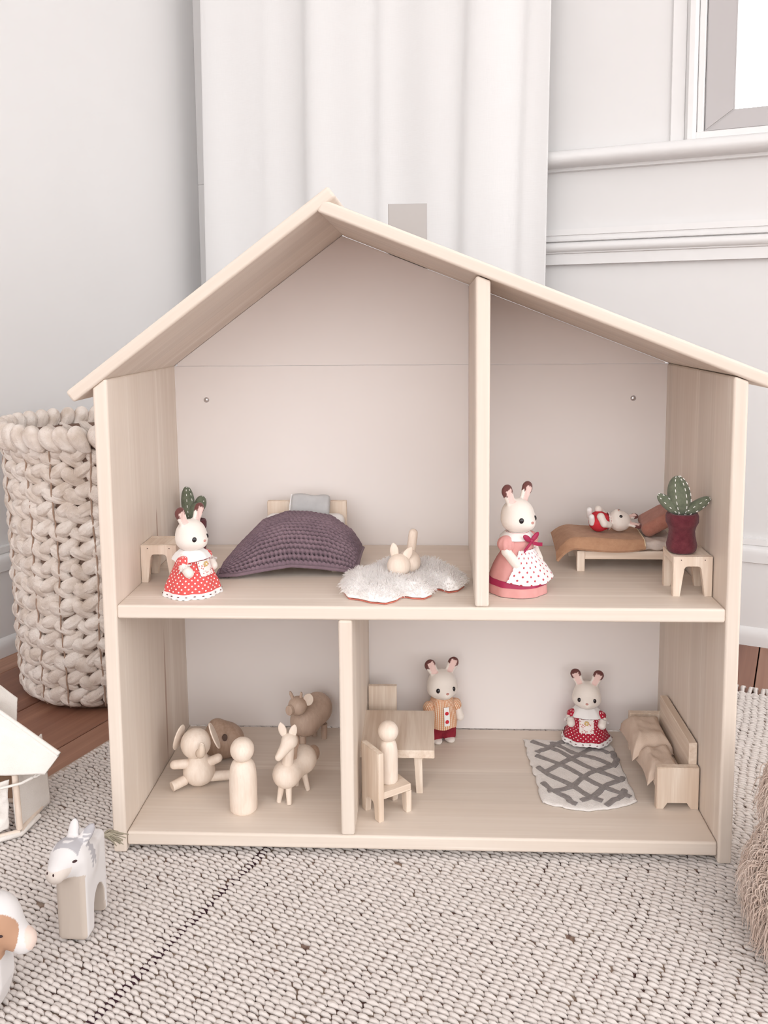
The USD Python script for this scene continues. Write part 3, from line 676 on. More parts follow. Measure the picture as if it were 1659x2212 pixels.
iH = RegularGridInterpolator((gx[:, 0], gy[0]), Hh, bounds_error=False, fill_value=0.002); iD = RegularGridInterpolator((gx[:, 0], gy[0]), Dd, bounds_error=False, fill_value=-.01)
part('pelt', sdf_mesh(lambda P: np.maximum(np.maximum(-iD(P[:, :2]), P[:, 2] - (S + .0018) - iH(P[:, :2]) + .0022), S + .0016 - P[:, 2]), (.196, .0015, S - .001), (.310, .126, S + .019), .0017), M['pelt'], t, smooth=True)
XY = rng.uniform([.197, .002], [.310, .125], (11000, 2)); dd = iD(XY); XY = XY[dd > 0]; dd = dd[dd > 0]; hh = iH(XY)
gxn = np.stack([(iD(XY + [.001, 0]) - iD(XY - [.001, 0])), (iD(XY + [0, .001]) - iD(XY - [0, .001]))], 1) / .002
edge = np.clip(1 - dd / .012, 0, 1)[:, None]
base = np.column_stack([XY, S + .0014 + hh * .8]); sw = np.stack([np.sin(XY[:, 1] * 120 + XY[:, 0] * 60), np.cos(XY[:, 0] * 140)], 1) * .5
dirv = np.column_stack([-gxn * edge * 1.1 + sw * .7 + rng.normal(0, .35, XY.shape), .75 - edge[:, 0] * .5 + rng.normal(0, .15, len(XY))])
dirv /= np.linalg.norm(dirv, axis=1, keepdims=True); L = rng.uniform(.0035, .0068, (len(XY), 1))
tip = base + dirv * L; tip[:, 2] = np.maximum(tip[:, 2] - .0018 * edge[:, 0], S + .0006)
mid = (base + tip) / 2 + np.array([0, 0, .0009])
curves('fur_pile', np.stack([base - np.array([0, 0, .001]), mid, tip], 1), [.0006, .0005, .00016], M['fur'], t)

# ------------------------------------------------------------------ turned wooden toys downstairs (and the cat upstairs)
def tag_eye(c, r): return ball(c, r, 2)
# peg dolls
def peg(t, h, rb, rh):
    hz = h - rh * 1.02
    prof = [(0, 0), (rb * .92, 0), (rb * .99, .0012), (rb, .004)] + [(rb * k, z) for k, z in ((1.0, hz * .45), (.97, hz * .62), (.90, hz * .72), (.78, hz * .785), (.62, hz * .82), (.50, hz * .84))] + [(0, hz * .845)]
    part('body', lathe(prof, 40), M['maple'], t, smooth=50)
    part('head', ball((0, 0, hz), (rh, rh, rh * 1.02), 3), M['maple'], t, smooth=True)
peg(thing('peg_doll', 'plain wooden peg doll standing on the floor of the lower left room', 'peg doll', (.1066, .0400, F0), 20, 'plain wooden peg dolls'), .0675, .0125, .0108)
peg(thing('peg_doll', 'plain wooden peg doll standing on the seat of the front chair', 'peg doll', (.2383, .0452, F0 + .0264), 60, 'plain wooden peg dolls'), .0560, .0086, .0092)

# elephant sitting with its arms out
t = thing('wooden_elephant', 'pale wooden elephant sitting with arms out and disc ears', 'toy elephant', (0, 0, 0), 0)
part('body', sdf_mesh(lambda P: smin(.006, ell(P, (.0553, .0800, F0 + .0135), (.0152, .0140, .0136)), cap(P, (.0553, .0800, F0 + .018), (.0545, .0800, F0 + .028), .0112, .0085)), (.036, .062, F0 - .001), (.075, .098, .06), .0012), M['maple'], t, smooth=True)
part('head', ball((.0533, .0790, .0605), (.0142, .0138, .0142), 4), M['maple'], t, smooth=True)
def disc(c, n, r, th, up=(0, 0, 1)):
    n = np.array(n, float); n /= np.linalg.norm(n); u = np.cross(up, n); u /= np.linalg.norm(u); w = np.cross(n, u)
    R = np.stack([u, w, n], 1); rx, rz = (r, r) if np.isscalar(r) else r
    me = lathe([(0, -th / 2), (.93, -th / 2), (1, -th * .25), (1, th * .25), (.93, th / 2), (0, th / 2)], 32); v = np.asarray(me.vertices) * np.array([rx, rz, 1])
    return trimesh.Trimesh(v @ R.T + np.array(c), me.faces, process=False)
part('ear', disc((.0365, .0815, .0650), (.90, -.30, -.30), (.0078, .0135), .0018), M['maple'], t, smooth=40)
part('ear', disc((.0700, .0845, .0655), (.90, .12, .34), (.0078, .0135), .0018), M['maple'], t, smooth=40)
def peg_limb(a, b, r0, r1): return sdf_mesh(lambda P: cap(P, a, b, r0, r1), np.minimum(a, b) - .008, np.maximum(a, b) + .008, .0009)
part('arm', peg_limb(np.array([.0440, .0745, .0422]), np.array([.0345, .0705, .0432]), .0046, .0042), M['maple'], t, smooth=True)
part('arm', peg_limb(np.array([.0655, .0800, .0415]), np.array([.0740, .0800, .0455]), .0046, .0042), M['maple'], t, smooth=True)
part('leg', tube([(.0440, .0730, F0 + .0082), (.0335, .0640, F0 + .0062)], [.0047, .0047], 18), M['maple'], t, smooth=40)
part('leg', tube([(.0650, .0800, F0 + .0082), (.0835, .0870, F0 + .0062)], [.0047, .0047], 18), M['maple'], t, smooth=40)
part('trunk', tube([(.0610, .0652, .0575), (.0632, .0622, .0605), (.0640, .0618, .0645), (.0634, .0640, .0672)], [.0046, .0042, .0030, .0022], 16), M['pine_toy'], t, smooth=True)
part('trunk_ring', tube([(.0634 + .0018 * math.cos(a), .0630, .0668 + .0018 * math.sin(a)) for a in np.linspace(0, 2 * math.pi, 17)], .0007, 6), M['maple'], t, smooth=True)

# brown animal half hidden behind it
t = thing('wooden_bear', 'brown wooden animal half hidden behind the pale elephant', 'toy animal', (0, 0, 0), 0)
part('body', sdf_mesh(lambda P: smin(.008, ell(P, (.0660, .1330, F0 + .0180), (.0215, .0190, .0180)), cap(P, (.0620, .1340, F0 + .022), (.0590, .1340, F0 + .0325), .0100, .0065)), (.03, .105, F0 - .001), (.095, .16, .066), .0015), M['maple_brown'], t, smooth=True)
part('ear', disc((.0720, .1165, .0475), (.35, -.9, .2), (.0026, .0034), .003), plain('dark_wood', (.10, .06, .045), .5), t)
part('leg', tube([(.0800, .1260, F0 + .0090), (.0905, .1190, F0 + .0052)], [.0052, .0050], 16), M['maple_brown'], t, smooth=40)

# horse
t = thing('wooden_horse', 'pale wooden horse with pointed ears on round peg legs', 'toy horse', (0, 0, 0), 0)
ax = np.array([.0165, .0290, 0.0]); ax /= np.linalg.norm(ax)
c0 = np.array([.1440, .0540, F0 + .0262]); c1 = c0 + ax * .0240 + [0, 0, .0035]
part('body', sdf_mesh(lambda P: smin(.010, ell(P, c0, (.0118, .0118, .0112)), ell(P, c1, (.0122, .0122, .0122)), cap(P, c0, c1, .0090)), (.128, .038, F0 + .01), (.174, .092, .066), .0012), M['maple'], t, smooth=True)
part('neck', tube([c0 + [.0008, -.001, .007], c0 + [.0022, -.0012, .020], c0 + [.0040, -.0016, .0340]], [.0056, .0052, .0046], 18), M['maple'], t, smooth=40)
hb, ht = c0 + np.array([.0038, -.0025, .0325]), c0 + np.array([-.0052, -.0105, .0215])
part('head', sdf_mesh(lambda P: smin(.003, cap(P, hb, ht, .0068, .0034), ell(P, hb + [.0, .001, .001], (.0072, .0072, .0064))), (.125, .03, .05), (.165, .07, .092), .0009), M['maple'], t, smooth=True)
def leaf_ear(c, R, w=.0038, h=.0082, th=.0016):
    return sdf_mesh(lambda P: smax(.0004, ell((P - c) @ R, (w * .55, 0, 0), (w * 1.55, th, h)), ell((P - c) @ R, (-w * .55, 0, 0), (w * 1.55, th, h))), np.array(c) - .012, np.array(c) + .012, .0006)
part('ear', leaf_ear(hb + [-.0065, .0010, .0105], rot((0, 1, 0), -14)), M['maple'], t, smooth=True)
part('ear', leaf_ear(hb + [.0032, .0006, .0090], rot((0, 1, 0), 16)), M['maple'], t, smooth=True)
part('mane', sdf_mesh(lambda P: smin(.004, cap(P, hb + [.0030, .0058, -.001], c0 + [.0055, .0070, .010], .0042, .0030), cap(P, hb + [.0015, .0040, .0030], hb + [.0040, .0072, -.004], .0034)), (.13, .04, .04), (.17, .075, .09), .001), M['maple_brown'], t, smooth=True)
part('tail', ball(c1 + ax * .0165 + [0, 0, -.0015], (.0062, .0066, .0078), 3), M['maple_brown'], t, smooth=True)
for p, q in (((.1400, .0490), (.1365, .0525)), ((.1462, .0488), (.1468, .0480))):
    part('leg', tube([(p[0], p[1] + .002, F0 + .0180), (q[0], q[1], F0 + .0002)], [.0032, .0023], 16), M['maple'], t, smooth=40)
part('leg', tube([(.1570, .0720, F0 + .0200), (.1605, .0735, F0 + .0002)], [.0032, .0023], 16), M['maple'], t, smooth=40)
part('leg', tube([(.1500, .0790, F0 + .0200), (.1485, .0815, F0 + .0002)], [.0032, .0023], 16), M['maple'], t, smooth=40)

# cow in the back corner
t = thing('wooden_cow', 'brown wooden cow with little horns standing by the back wall', 'toy cow', (0, 0, 0), 0)
M['maple_mid'] = wood('maple_mid', (.62, .48, .39), (.52, .38, .30), 2, fine=420, along=60, amt=.4)
cb, cb2 = np.array([.1470, .1560, F0 + .0285]), np.array([.1570, .1740, F0 + .0335])
part('body', sdf_mesh(lambda P: smin(.012, ell(P, cb, (.0158, .0150, .0165)), ell(P, cb2, (.0160, .0150, .0170))), (.125, .135, F0 + .008), (.18, .193, .074), .0014), M['maple_mid'], t, smooth=True)
hc = np.array([.1415, .1425, .0695])
part('head', ball(hc, (.0098, .0096, .0096), 3), M['maple_mid'], t, smooth=True)
part('muzzle', disc(hc + [-.0062, -.0078, -.0010], (-.55, -.83, .1), (.0048, .0052), .0052), M['maple_mid'], t, smooth=40)
part('horn', tube([hc + [-.0045, 0, .0070], hc + [-.0068, 0, .0125], hc + [-.0075, 0, .0150]], [.0018, .0016, .0010], 10), M['maple_mid'], t, smooth=True)
part('horn', tube([hc + [.0030, 0, .0080], hc + [.0038, 0, .0120], hc + [.0040, 0, .0142]], [.0018, .0015, .0010], 10), M['maple_mid'], t, smooth=True)
part('ear', disc(hc + [.0108, .0010, .0062], (.15, -.95, .25), (.0052, .0060), .0016), M['maple'], t, smooth=40)
for x, y in ((.1452, .1485), (.1370, .1560), (.1640, .1740), (.1530, .1800)):
    part('leg', tube([(x, y, F0 + .0165), (x, y, F0 + .0002)], [.0036, .0029], 16), M['maple_mid'], t, smooth=40)

# cat lying on the fur
t = thing('wooden_cat', 'pale wooden cat with upright tail lying on the white fur rug', 'toy cat', (0, 0, 0), 0)
part('body', ball((.2575, .0665, .2420), (.0106, .0140, .0108), 3), M['maple'], t, smooth=True)
part('head', ball((.2488, .0515, .2428), (.0104, .0100, .0106), 3), M['maple'], t, smooth=True)
def cone_ear(c, R): return pose(sdf_mesh(lambda P: smax(.0003, smax(.0003, ell(P, (.0028, 0, 0), (.0068, .0019, .0090)), ell(P, (-.0028, 0, 0), (.0068, .0019, .0090))), -P[:, 2] - .004), (-.008, -.004, -.008), (.008, .004, .011), .0006), R, c)
part('ear', cone_ear((.2448, .0535, .2552), rot((0, 1, 0), -6)), M['maple'], t, smooth=True)
part('ear', cone_ear((.2563, .0530, .2525), rot((0, 1, 0), 30)), M['maple'], t, smooth=True)
part('tail', sdf_mesh(lambda P: cap(P, (.2585, .0770, .2440), (.2612, .0800, .2650), .0042, .0042), (.25, .07, .236), (.27, .088, .272), .0009), M['maple'], t, smooth=True)
part('paw', sdf_mesh(lambda P: cap(P, (.2420, .0560, .2345), (.2375, .0530, .2330), .0036), (.23, .045, .226), (.25, .065, .241), .0008), M['maple'], t, smooth=True)
part('paw', sdf_mesh(lambda P: cap(P, (.2570, .0500, .2330), (.2530, .0440, .2312), .0036), (.245, .038, .225), (.262, .056, .24), .0008), M['maple'], t, smooth=True)

# ------------------------------------------------------------------ felt cacti
M['cactus'] = mottled('cactus_felt', (.115, .135, .09), (.175, .195, .14), 200, rough=1.0, bump=.0003, bscale=1400, sheen_weight=.2)
M['pot_felt'] = mottled('burgundy_felt', (.095, .018, .026), (.155, .035, .045), 170, rough=1.0, bump=.0004, bscale=1300, sheen_weight=.15)
M['stitch'] = plain('white_thread', (.84, .83, .80), .8)
def stitched(f, c, R, r, t, rows, n):
    """running stitches over an ellipsoid lobe"""
    for phi in rows:
        ms = []
        for th in np.linspace(-1.15, 1.25, n):
            pts = []
            for dth in (-.075, 0, .075):
                a = th + dth
                q = np.array([math.cos(a) * math.sin(phi) * r[0], -math.cos(a) * math.cos(phi) * r[1], math.sin(a) * r[2]]) * 1.02
                pts.append(np.array(c) + R @ q)
            ms.append(tube(pts, .00042, 5))
        part('stitching', cat_(ms), M['stitch'], t)
def cactus(t, lobes, ph=.0345):
    prof = [(0, 0), (.0105, 0), (.0122, .0016), (.0128, .006), (.0112, .014), (.0108, .0185), (.0118, .0225), (.0136, .0260), (.0138, .0310), (.0128, .0338), (.0105, .0345), (.0095, .0325), (0, .0318)]
    me = lathe([(r, z * ph / .0345) for r, z in prof], 40, lambda T, R, Z: (R * (1 + .035 * np.sin(3 * T + 1) + .025 * np.sin(5 * T)), Z))
    part('pot', me, M['pot_felt'], t, smooth=True)
    for c, R, r, rows, n in lobes:
        part('lobe', ball(c, r, 3, R), M['cactus'], t, smooth=True)
        stitched(None, c, R, r, t, rows, n)
t = thing('felt_cactus', 'felt cactus with two side lobes in a burgundy pot on the right stool', 'cactus', (.4950, .0500, S + .0350), -8, 'felt cacti in burgundy pots')
cactus(t, [((-.0030, 0, .0490), rot((0, 1, 0), -8), (.0098, .0080, .0178), (-.35, .55, 1.2), 9), ((-.0118, -.002, .0420), rot((0, 1, 0), -48), (.0052, .0046, .0125), (-.2, .9), 6), ((.0118, -.001, .0410), rot((0, 1, 0), 55), (.0050, .0045, .0130), (-.3, .7), 6)])
t = thing('felt_cactus', 'felt cactus in a burgundy pot behind the rabbit doll in coral', 'cactus', (.0325, .1680, S), 20, 'felt cacti in burgundy pots')
cactus(t, [((-.0040, 0, .0520), rot((0, 1, 0), -3), (.0068, .0065, .0175), (-.2, .6), 8), ((.0085, -.001, .0505), rot((0, 1, 0), 12), (.0060, .0052, .0085), (.4,), 4), ((.0012, -.006, .0450), rot((0, 1, 0), 25), (.0050, .0045, .0085), (.3,), 4)])

# ------------------------------------------------------------------ rabbit dolls
def tinted(name, rough=.75, **kw):
    return mat(name, {'a': ('attribute', {'attribute': 'tint'}), 't': ('texture_coordinate', {}), 'n': ('noise_texture', dict(scale=1500.0, detail=2)), 'b': ('bump', dict(strength=.35, distance=.0002)),
        'p': ('principled_bsdf', dict(roughness=rough, specular_ior_level=.25, sheen_weight=.25, **kw))}, [('a.color', 'p.base_color'), ('t.object', 'n.vector'), ('n.fac', 'b.height'), ('b.normal', 'p.normal')])
M['flock'] = tinted('flocked_skin')
M['eye'] = plain('eye_black', (.012, .009, .012), .08, .6)
M['lace'] = mottled('white_lace', (.80, .77, .76), (.86, .83, .82), 600, rough=.9)
M['collar'] = plain('white_collar', (.84, .82, .81), .85)
def dotted(name, ground, dot, scale, r):
    return mat(name, {'t': ('texture_coordinate', {}), 'm': ('mapping', dict(scale=(scale, scale, 1), rotation=(0, 0, .785))), 'v': ('voronoi_texture', dict(dimensions='2D', scale=1.0, randomness=.08)),
        'c': ('math', dict(math_type='less_than', value2=r)), 'x': ('mix_color', dict(a=ground, b=dot)), 'n': ('noise_texture', dict(scale=1800.0)), 'b': ('bump', dict(strength=.25, distance=.0002)), 'p': ('principled_bsdf', dict(roughness=.9, specular_ior_level=.15, sheen_weight=.1))},
        [('t.UV', 'm.vector'), ('m.vector', 'v.vector'), ('v.distance', 'c.value1'), ('c.value', 'x.fac'), ('x.result', 'p.base_color'), ('t.object', 'n.vector'), ('n.fac', 'b.height'), ('b.normal', 'p.normal')])
M['dress_coral'] = dotted('coral_dotted_cotton', (.66, .105, .10), (.86, .80, .78), 285, .20)
M['dress_crimson'] = dotted('crimson_dotted_cotton', (.40, .022, .045), (.80, .70, .68), 300, .19)
M['apron'] = dotted('white_dotted_cotton', (.85, .82, .82), (.50, .09, .11), 185, .17)
M['pink'] = mottled('pink_cotton', (.64, .30, .285), (.70, .36, .34), 80, rough=.9)
M['magenta'] = plain('magenta_ribbon', (.36, .018, .075), .45, .4)
M['red_knit'] = mottled('red_cotton', (.55, .03, .045), (.62, .045, .06), 200, rough=.9)
M['wine'] = mottled('wine_cotton', (.24, .018, .035), (.29, .03, .045), 150, rough=.95, bump=.0002, bscale=1500)
M['gold'] = plain('gold_thread_flower', (.60, .42, .17), .5)
M['nose'] = plain('nose_pink', (.55, .28, .24), .6)
M['stripe'] = mat('orange_striped_shirt', {'t': ('texture_coordinate', {}), 's': ('separate_xyz', {}), 'm': ('math', dict(math_type='multiply', value2=560.0)), 'f': ('math', dict(math_type='fraction')), 'l': ('math', dict(math_type='less_than', value2=.5)),
    'm2': ('math', dict(math_type='multiply', value2=480.0)), 'f2': ('math', dict(math_type='fraction')), 'l2': ('math', dict(math_type='less_than', value2=.35)), 'ad': ('math', dict(math_type='multiply', value2=.3)), 'sm': ('math', dict(math_type='add', use_clamp=True)),
    'x': ('mix_color', dict(a=(.80, .66, .52), b=(.62, .27, .13))), 'p': ('principled_bsdf', dict(roughness=.9, specular_ior_level=.15))},
    [('t.UV', 's.vector'), ('s.x', 'm.value1'), ('m.value', 'f.value1'), ('f.value', 'l.value1'), ('s.y', 'm2.value1'), ('m2.value', 'f2.value1'), ('f2.value', 'l2.value1'), ('l2.value', 'ad.value1'), ('l.value', 'sm.value1'), ('ad.value', 'sm.value2'), ('sm.value', 'x.fac'), ('x.result', 'p.base_color')])
SKIN = np.array([.80, .735, .68]); INNER = np.array([.78, .56, .52]); TIP = np.array([.135, .045, .04])

def smooth_lathe(prof, n=72, mod=None):
    me = lathe(prof, n, mod); v = np.asarray(me.vertices); m = len(prof)
    # a seam copy so that the pattern does not smear
    V = v.reshape(n, m, 3); V = np.concatenate([V, V[:1]], 0); t = np.linspace(0, 2 * np.pi, n + 1)
    r0 = max(p[0] for p in prof) * .82
    pr_ = np.asarray(prof); s = np.r_[0, np.cumsum(np.linalg.norm(np.diff(pr_, axis=0), axis=1))]
    uv = np.stack(np.broadcast_arrays((t * r0)[:, None], s[None, :]), -1).reshape(-1, 2)
    i = np.arange((n + 1) * m).reshape(n + 1, m)
    q = np.stack([i[:-1, :-1], i[1:, :-1], i[1:, 1:], i[:-1, 1:]], -1).reshape(-1, 4)
    f = np.vstack([q[:, [0, 1, 2]], q[:, [0, 2, 3]]])
    return trimesh.Trimesh(V.reshape(-1, 3), f, process=False), uv
def shell_profile(prof, th):
    p = np.asarray(prof, float); inner = p[::-1].copy(); inner[:, 0] = np.maximum(inner[:, 0] - th, .0001); return np.vstack([p, inner, p[:1]])

def rabbit(t, zc, hs=1.0, arms=None, tz=None, legs=True, feet_y=-4, torso=13, lying=False, leg_r=6.0, leg_x=6.5, ear_k=1.0):
    """body, head, ears and limbs as one flocked figure; millimetres, chin height zc"""
    hc = np.array([0, 0, zc + 12.3 * hs]); s = hs
    def earq(P, sg):
        q = (P - hc) / s; q = q.copy(); q[:, 1] = (q[:, 1] - .5) * 1.9; return q
    def ears(P):
        d = []
        for sg in (-1, 1):
            q = earq(P, sg)
            e = cap(q, (sg * 6.2, 0, 9.5), (sg * (11.6), 0, 9.5 + 12.0 * ear_k), 3.8, 5.5) / 1.35 * s
            dent = ell((P - hc) / s, (sg * 9.6, -3.0, 18.5), (2.7, 2.0, 6.0)) * s
            d.append(smax(.8, e, -dent))
        return np.minimum(*d)
    def head(P):
        q = (P - hc) / s
        return smin(4.0, ell(q, (0, 0, .8), (13.8, 13.0, 13.4)), ell(q, (0, -1.5, -4.0), (14.6, 12.2, 9.0)), ell(q, (0, -10.4, -4.6), (6.2, 6.4, 5.4))) * s
    A_ = arms or [((11, -1, zc - 5), (15.5, -6, zc - 12), (14.5, -11, zc - 17))] * 2
    def f(P):
        d = smin(2.2, head(P), ears(P))
        b = cap(P, (0, 0, tz or torso), (0, 0, zc + 1), torso, 8)
        if lying: b = smin(3, ell(P, (0, 0, torso), (torso * .95, torso * .9, torso)), cap(P, (0, 0, torso), (0, 0, zc + 1), torso * .7, 6))
        for sg, (a, m, h) in zip((-1, 1), A_):
            w = lambda p: (sg * p[0], p[1], p[2])
            arm = smin(1.5, cap(P, w(a), w(m), 3.6 * s ** .5, 3.9 * s ** .5), cap(P, w(m), w(h), 3.9 * s ** .5, 4.3 * s ** .5))
            b = smin(1.2, b, arm)
        if legs:
            for sg in (-1, 1):
                lg = smin(2, cap(P, (sg * leg_x, 0, 14), (sg * leg_x, feet_y * .3, 5), leg_r, leg_r * .9), ell(P, (sg * leg_x, feet_y, 3.1), (5.3, 8.0, 3.2)))
                b = smin(1.5, b, lg)
        return smin(1.0, d, b)
    H = zc + 12.3 * s + 27 * s
    me = sdf_mesh(f, (-24, -22, -1), (24, 18, H + 1), 1.0 if s > .8 else .8)
    v = np.asarray(me.vertices)
    col = np.tile(SKIN, (len(v), 1))
    q = (v - hc) / s
    for sg in (-1, 1):
        ax_ = np.array([sg * .41, 0, .91]); rel = q - [sg * 6.2, 0, 9.5]; along = rel @ ax_; side = np.abs(rel @ np.array([sg * .91, 0, -.41]))
        onear = (q[:, 2] > 11) & (np.sign(q[:, 0]) == sg)
        inn = onear & (q[:, 1] < .2) & (side < 3.0) & (along > 2.5) & (along < 14.6)
        col[inn] = INNER
        tip = onear & ~inn & (along + .9 * np.sin(side * 2.2 + 1) > (8.8 + 1.0 * (q[:, 1] < 0)))
        col[tip] = TIP
    # soften the brown and pink borders over neighbouring vertices
    me2 = trimesh.Trimesh(v * .001, me.faces, process=False)
    part('body', me2, M['flock'], t, smooth=True, col=col)
    def fy(x, z):                                      # front of the head at (x, z)
        ys = np.linspace(-22, 4, 500); P = np.column_stack([np.full(500, x), ys, np.full(500, z)]); k = np.argmax(head(P) < 0); return ys[k]
    ez = hc[2] - 1.2 * s
    for sg in (-1, 1):
        x = sg * 7.6 * s; y = fy(x, ez)
        R_ = rot((0, 0, 1), sg * 28)
        part('eye', ball(np.array([x, y + .5 * s, ez]) * .001, np.array([2.05, 1.35, 2.35]) * .001 * s, 3, R_), M['eye'], t, smooth=True)
    y = fy(0, hc[2] - 3.2 * s)
    part('nose', ball(np.array([0, y + .1, hc[2] - 3.0 * s]) * .001, np.array([1.5, .8, 1.1]) * .001 * s, 2), M['nose'], t, smooth=True)
    return hc, fy

def lathed(name, prof, m, t, mod=None, n=96, th=.7, smooth=True, label=None):
    me, uv = smooth_lathe(shell_profile(np.array(prof) * .001, th * .001), n, mod)
    return part(name, me, m, t, smooth=smooth, uv=uv, label=label)
def sleeve(c, r, m, t, tilt=None):
    s = trimesh.creation.icosphere(3); v = s.vertices.copy(); ph = np.arctan2(v[:, 1], v[:, 0])
    v *= (1 + .06 * np.sin(9 * ph) * (1 - v[:, 2] ** 2))[:, None]
    v = v * np.array(r)
    if tilt is not None: v = v @ tilt.T
    uv = np.column_stack([ph * r[0] * .001, v[:, 2] * .001])
    part('sleeve', trimesh.Trimesh((v + np.array(c)) * .001, s.faces, process=False), m, t, smooth=True, uv=uv)
def frill(c, n, r, w, t, m=None, name='cuff', waves=9):
    n = np.array(n, float); n /= np.linalg.norm(n); u = np.cross((.1, .2, 1), n); u /= np.linalg.norm(u); wv = np.cross(n, u); R = np.stack([u, wv, n], 1)
    me = lathe(shell_profile([(r + w, -.9), (r + w * .5, .1), (r, .8)], .6), 64, lambda T, Rr, Z: (Rr * (1 + .05 * np.cos(waves * T)), Z + .35 * np.sin(waves * T)))
    part(name, pose(me, R, c).apply_scale(.001), m or M['lace'], t, smooth=True)
def curved_plate(x0, x1, z0, z1, rfun, off, th, n=24, tiltf=None):
    def f(u, v):
        x = x0 + (x1 - x0) * u; z = z0 + (z1 - z0) * v; r = rfun(z); y = -np.sqrt(np.maximum(r * r - x * x, 1)) - off
        if tiltf: x, y, z = tiltf(u, v, x, y, z)
        return np.stack([x, y, z], -1) * .001
    return grid(f, n, n, -th * .001)

def girl(t, dress, zc=39, hem0=1.5, legs=True, arms=None):
    hc, fy = rabbit(t, zc, 1.0, arms=arms, legs=legs)
    prof = [(24.0, hem0 + 2.5), (23.3, 8), (21.2, 13), (18.2, 19), (15.4, 25), (13.4, 30), (11.6, 34), (9.0, zc - 1.2)]
    folds = lambda T, R, Z: (R * (1 + (.030 * np.cos(7 * T + .6) + .018 * np.cos(12 * T)) * np.clip((.031 - Z) / .022, 0, 1)), Z + (.0030 * np.exp(-((T - 4.71) / .5) ** 2) * np.clip((.014 - Z) / .012, 0, 1) if legs else 0 * Z))
    lathed('dress', prof, M[dress], t, folds)
    hem = [(25.6, hem0 - .6), (24.9, hem0 + 1.4), (24.1, hem0 + 3.2)]
    lathed('lace_hem', hem, M['lace'], t, lambda T, R, Z: (folds(T, R, Z)[0], folds(T, R, Z)[1] - .0007 * np.abs(np.sin(13 * T)) * (Z < (hem0 + .2) * .001)), 144, .5)
    sl_ = []
    for a in np.linspace(0, 2 * np.pi, 22, endpoint=False):
        T_, R0, Z0 = np.array([a]), np.array([.0252]), np.array([(hem0 + 1.25) * .001]); rr_, zz_ = folds(T_, R0, Z0)
        sl_.append(pose(box(-.0003, .0003, -.0009, .0009, -.00035, .00035, .0001), rot((0, 0, 1), math.degrees(a)), (rr_[0] * math.cos(a), rr_[0] * math.sin(a), zz_[0])))
    part('ribbon_slot', cat_(sl_), plain('slot_dark', (.16, .06, .06), .8) if 'slot' not in M else M['slot'], t)
    A_ = arms or [((11, -1, zc - 5), (15.5, -6, zc - 12), (14.5, -11, zc - 17))] * 2
    for sg, (a, m_, h) in zip((-1, 1), A_):
        mid = np.array([sg * m_[0], m_[1], m_[2]]) * .5 + np.array([sg * a[0], a[1], a[2]]) * .5
        sleeve(mid, (6.0, 5.9, 5.6), M[dress], t)
        e = np.array([sg * m_[0], m_[1], m_[2]]) * .8 + np.array([sg * h[0], h[1], h[2]]) * .2
        d = np.array([sg * (m_[0] - h[0]), m_[1] - h[1], m_[2] - h[2]])
        frill(e, d + np.array([0, 0, 1.5]), 4.2, 2.4, t)
    lathed('collar', [(16.8, zc - 7.2), (16.1, zc - 5.8), (13.8, zc - 2.6), (10.2, zc - .2), (9.0, zc + .3)], M['collar'], t, lambda T, R, Z: (R * (1 + .03 * np.cos(8 * T)), Z + .0006 * (R > .012) - .0016 * np.abs(np.cos(T)) * (R > .012)), 96, .8)
    rf = lambda z: np.interp(z, [8, 13, 19, 25, 30, 34, 39], [23.3, 21.2, 18.2, 15.8, 14.6, 14.4, 13.5])
    part('lace_bib', curved_plate(-7.2, 7.2, zc - 21, zc - 8.0, rf, .8, .5), M['bib'], t, smooth=True)
    fl_ = []; cz = zc - 11.2; cyv = -rf(cz) - 1.9
    for a in np.linspace(0, 2 * np.pi, 6, endpoint=False): fl_.append(ball((np.array([1.5 * math.cos(a), cyv, cz + 1.5 * math.sin(a)])) * .001, (.0011, .0005, .0011), 2))
    part('flower', cat_(fl_), M['gold'], t, smooth=True)
    part('flower_centre', ball(np.array([0, cyv - .4, cz]) * .001, (.0008, .0006, .0008), 2), M['lace'], t, smooth=True)
M['slot'] = plain('slot_dark', (.16, .06, .06), .8)
M['bib'] = mat('bib_lace', {'t': ('texture_coordinate', {}), 'v': ('voronoi_texture', dict(scale=520.0, feature='f1', randomness=.75)), 'r': ('rgb_ramp', {'ramp': [(.0, (.50, .12, .12)), (.26, (.55, .16, .15)), (.36, (.82, .74, .71)), (1, (.84, .78, .75))]}), 'p': ('principled_bsdf', dict(roughness=.9))},
                [('t.object', 'v.vector'), ('v.distance', 'r.fac'), ('r.color', 'p.base_color')])

t = thing('rabbit_doll', 'white rabbit doll in a coral red dotted dress beside the left stool', 'rabbit doll', (.0665, .0395, S + .0002), 60, 'white flocked rabbit dolls')
girl(t, 'dress_coral', 38.5, 1.0, legs=False)
t = thing('rabbit_doll', 'white rabbit doll in a crimson dotted dress behind the felt mat', 'rabbit doll', (.4385, .1735, F0 + .0002), -9, 'white flocked rabbit dolls')
girl(t, 'dress_crimson', 39.5, 6.5, legs=True, arms=[((11, -1, 34), (16.5, -5, 28), (15.5, -10, 24.5))] * 2)

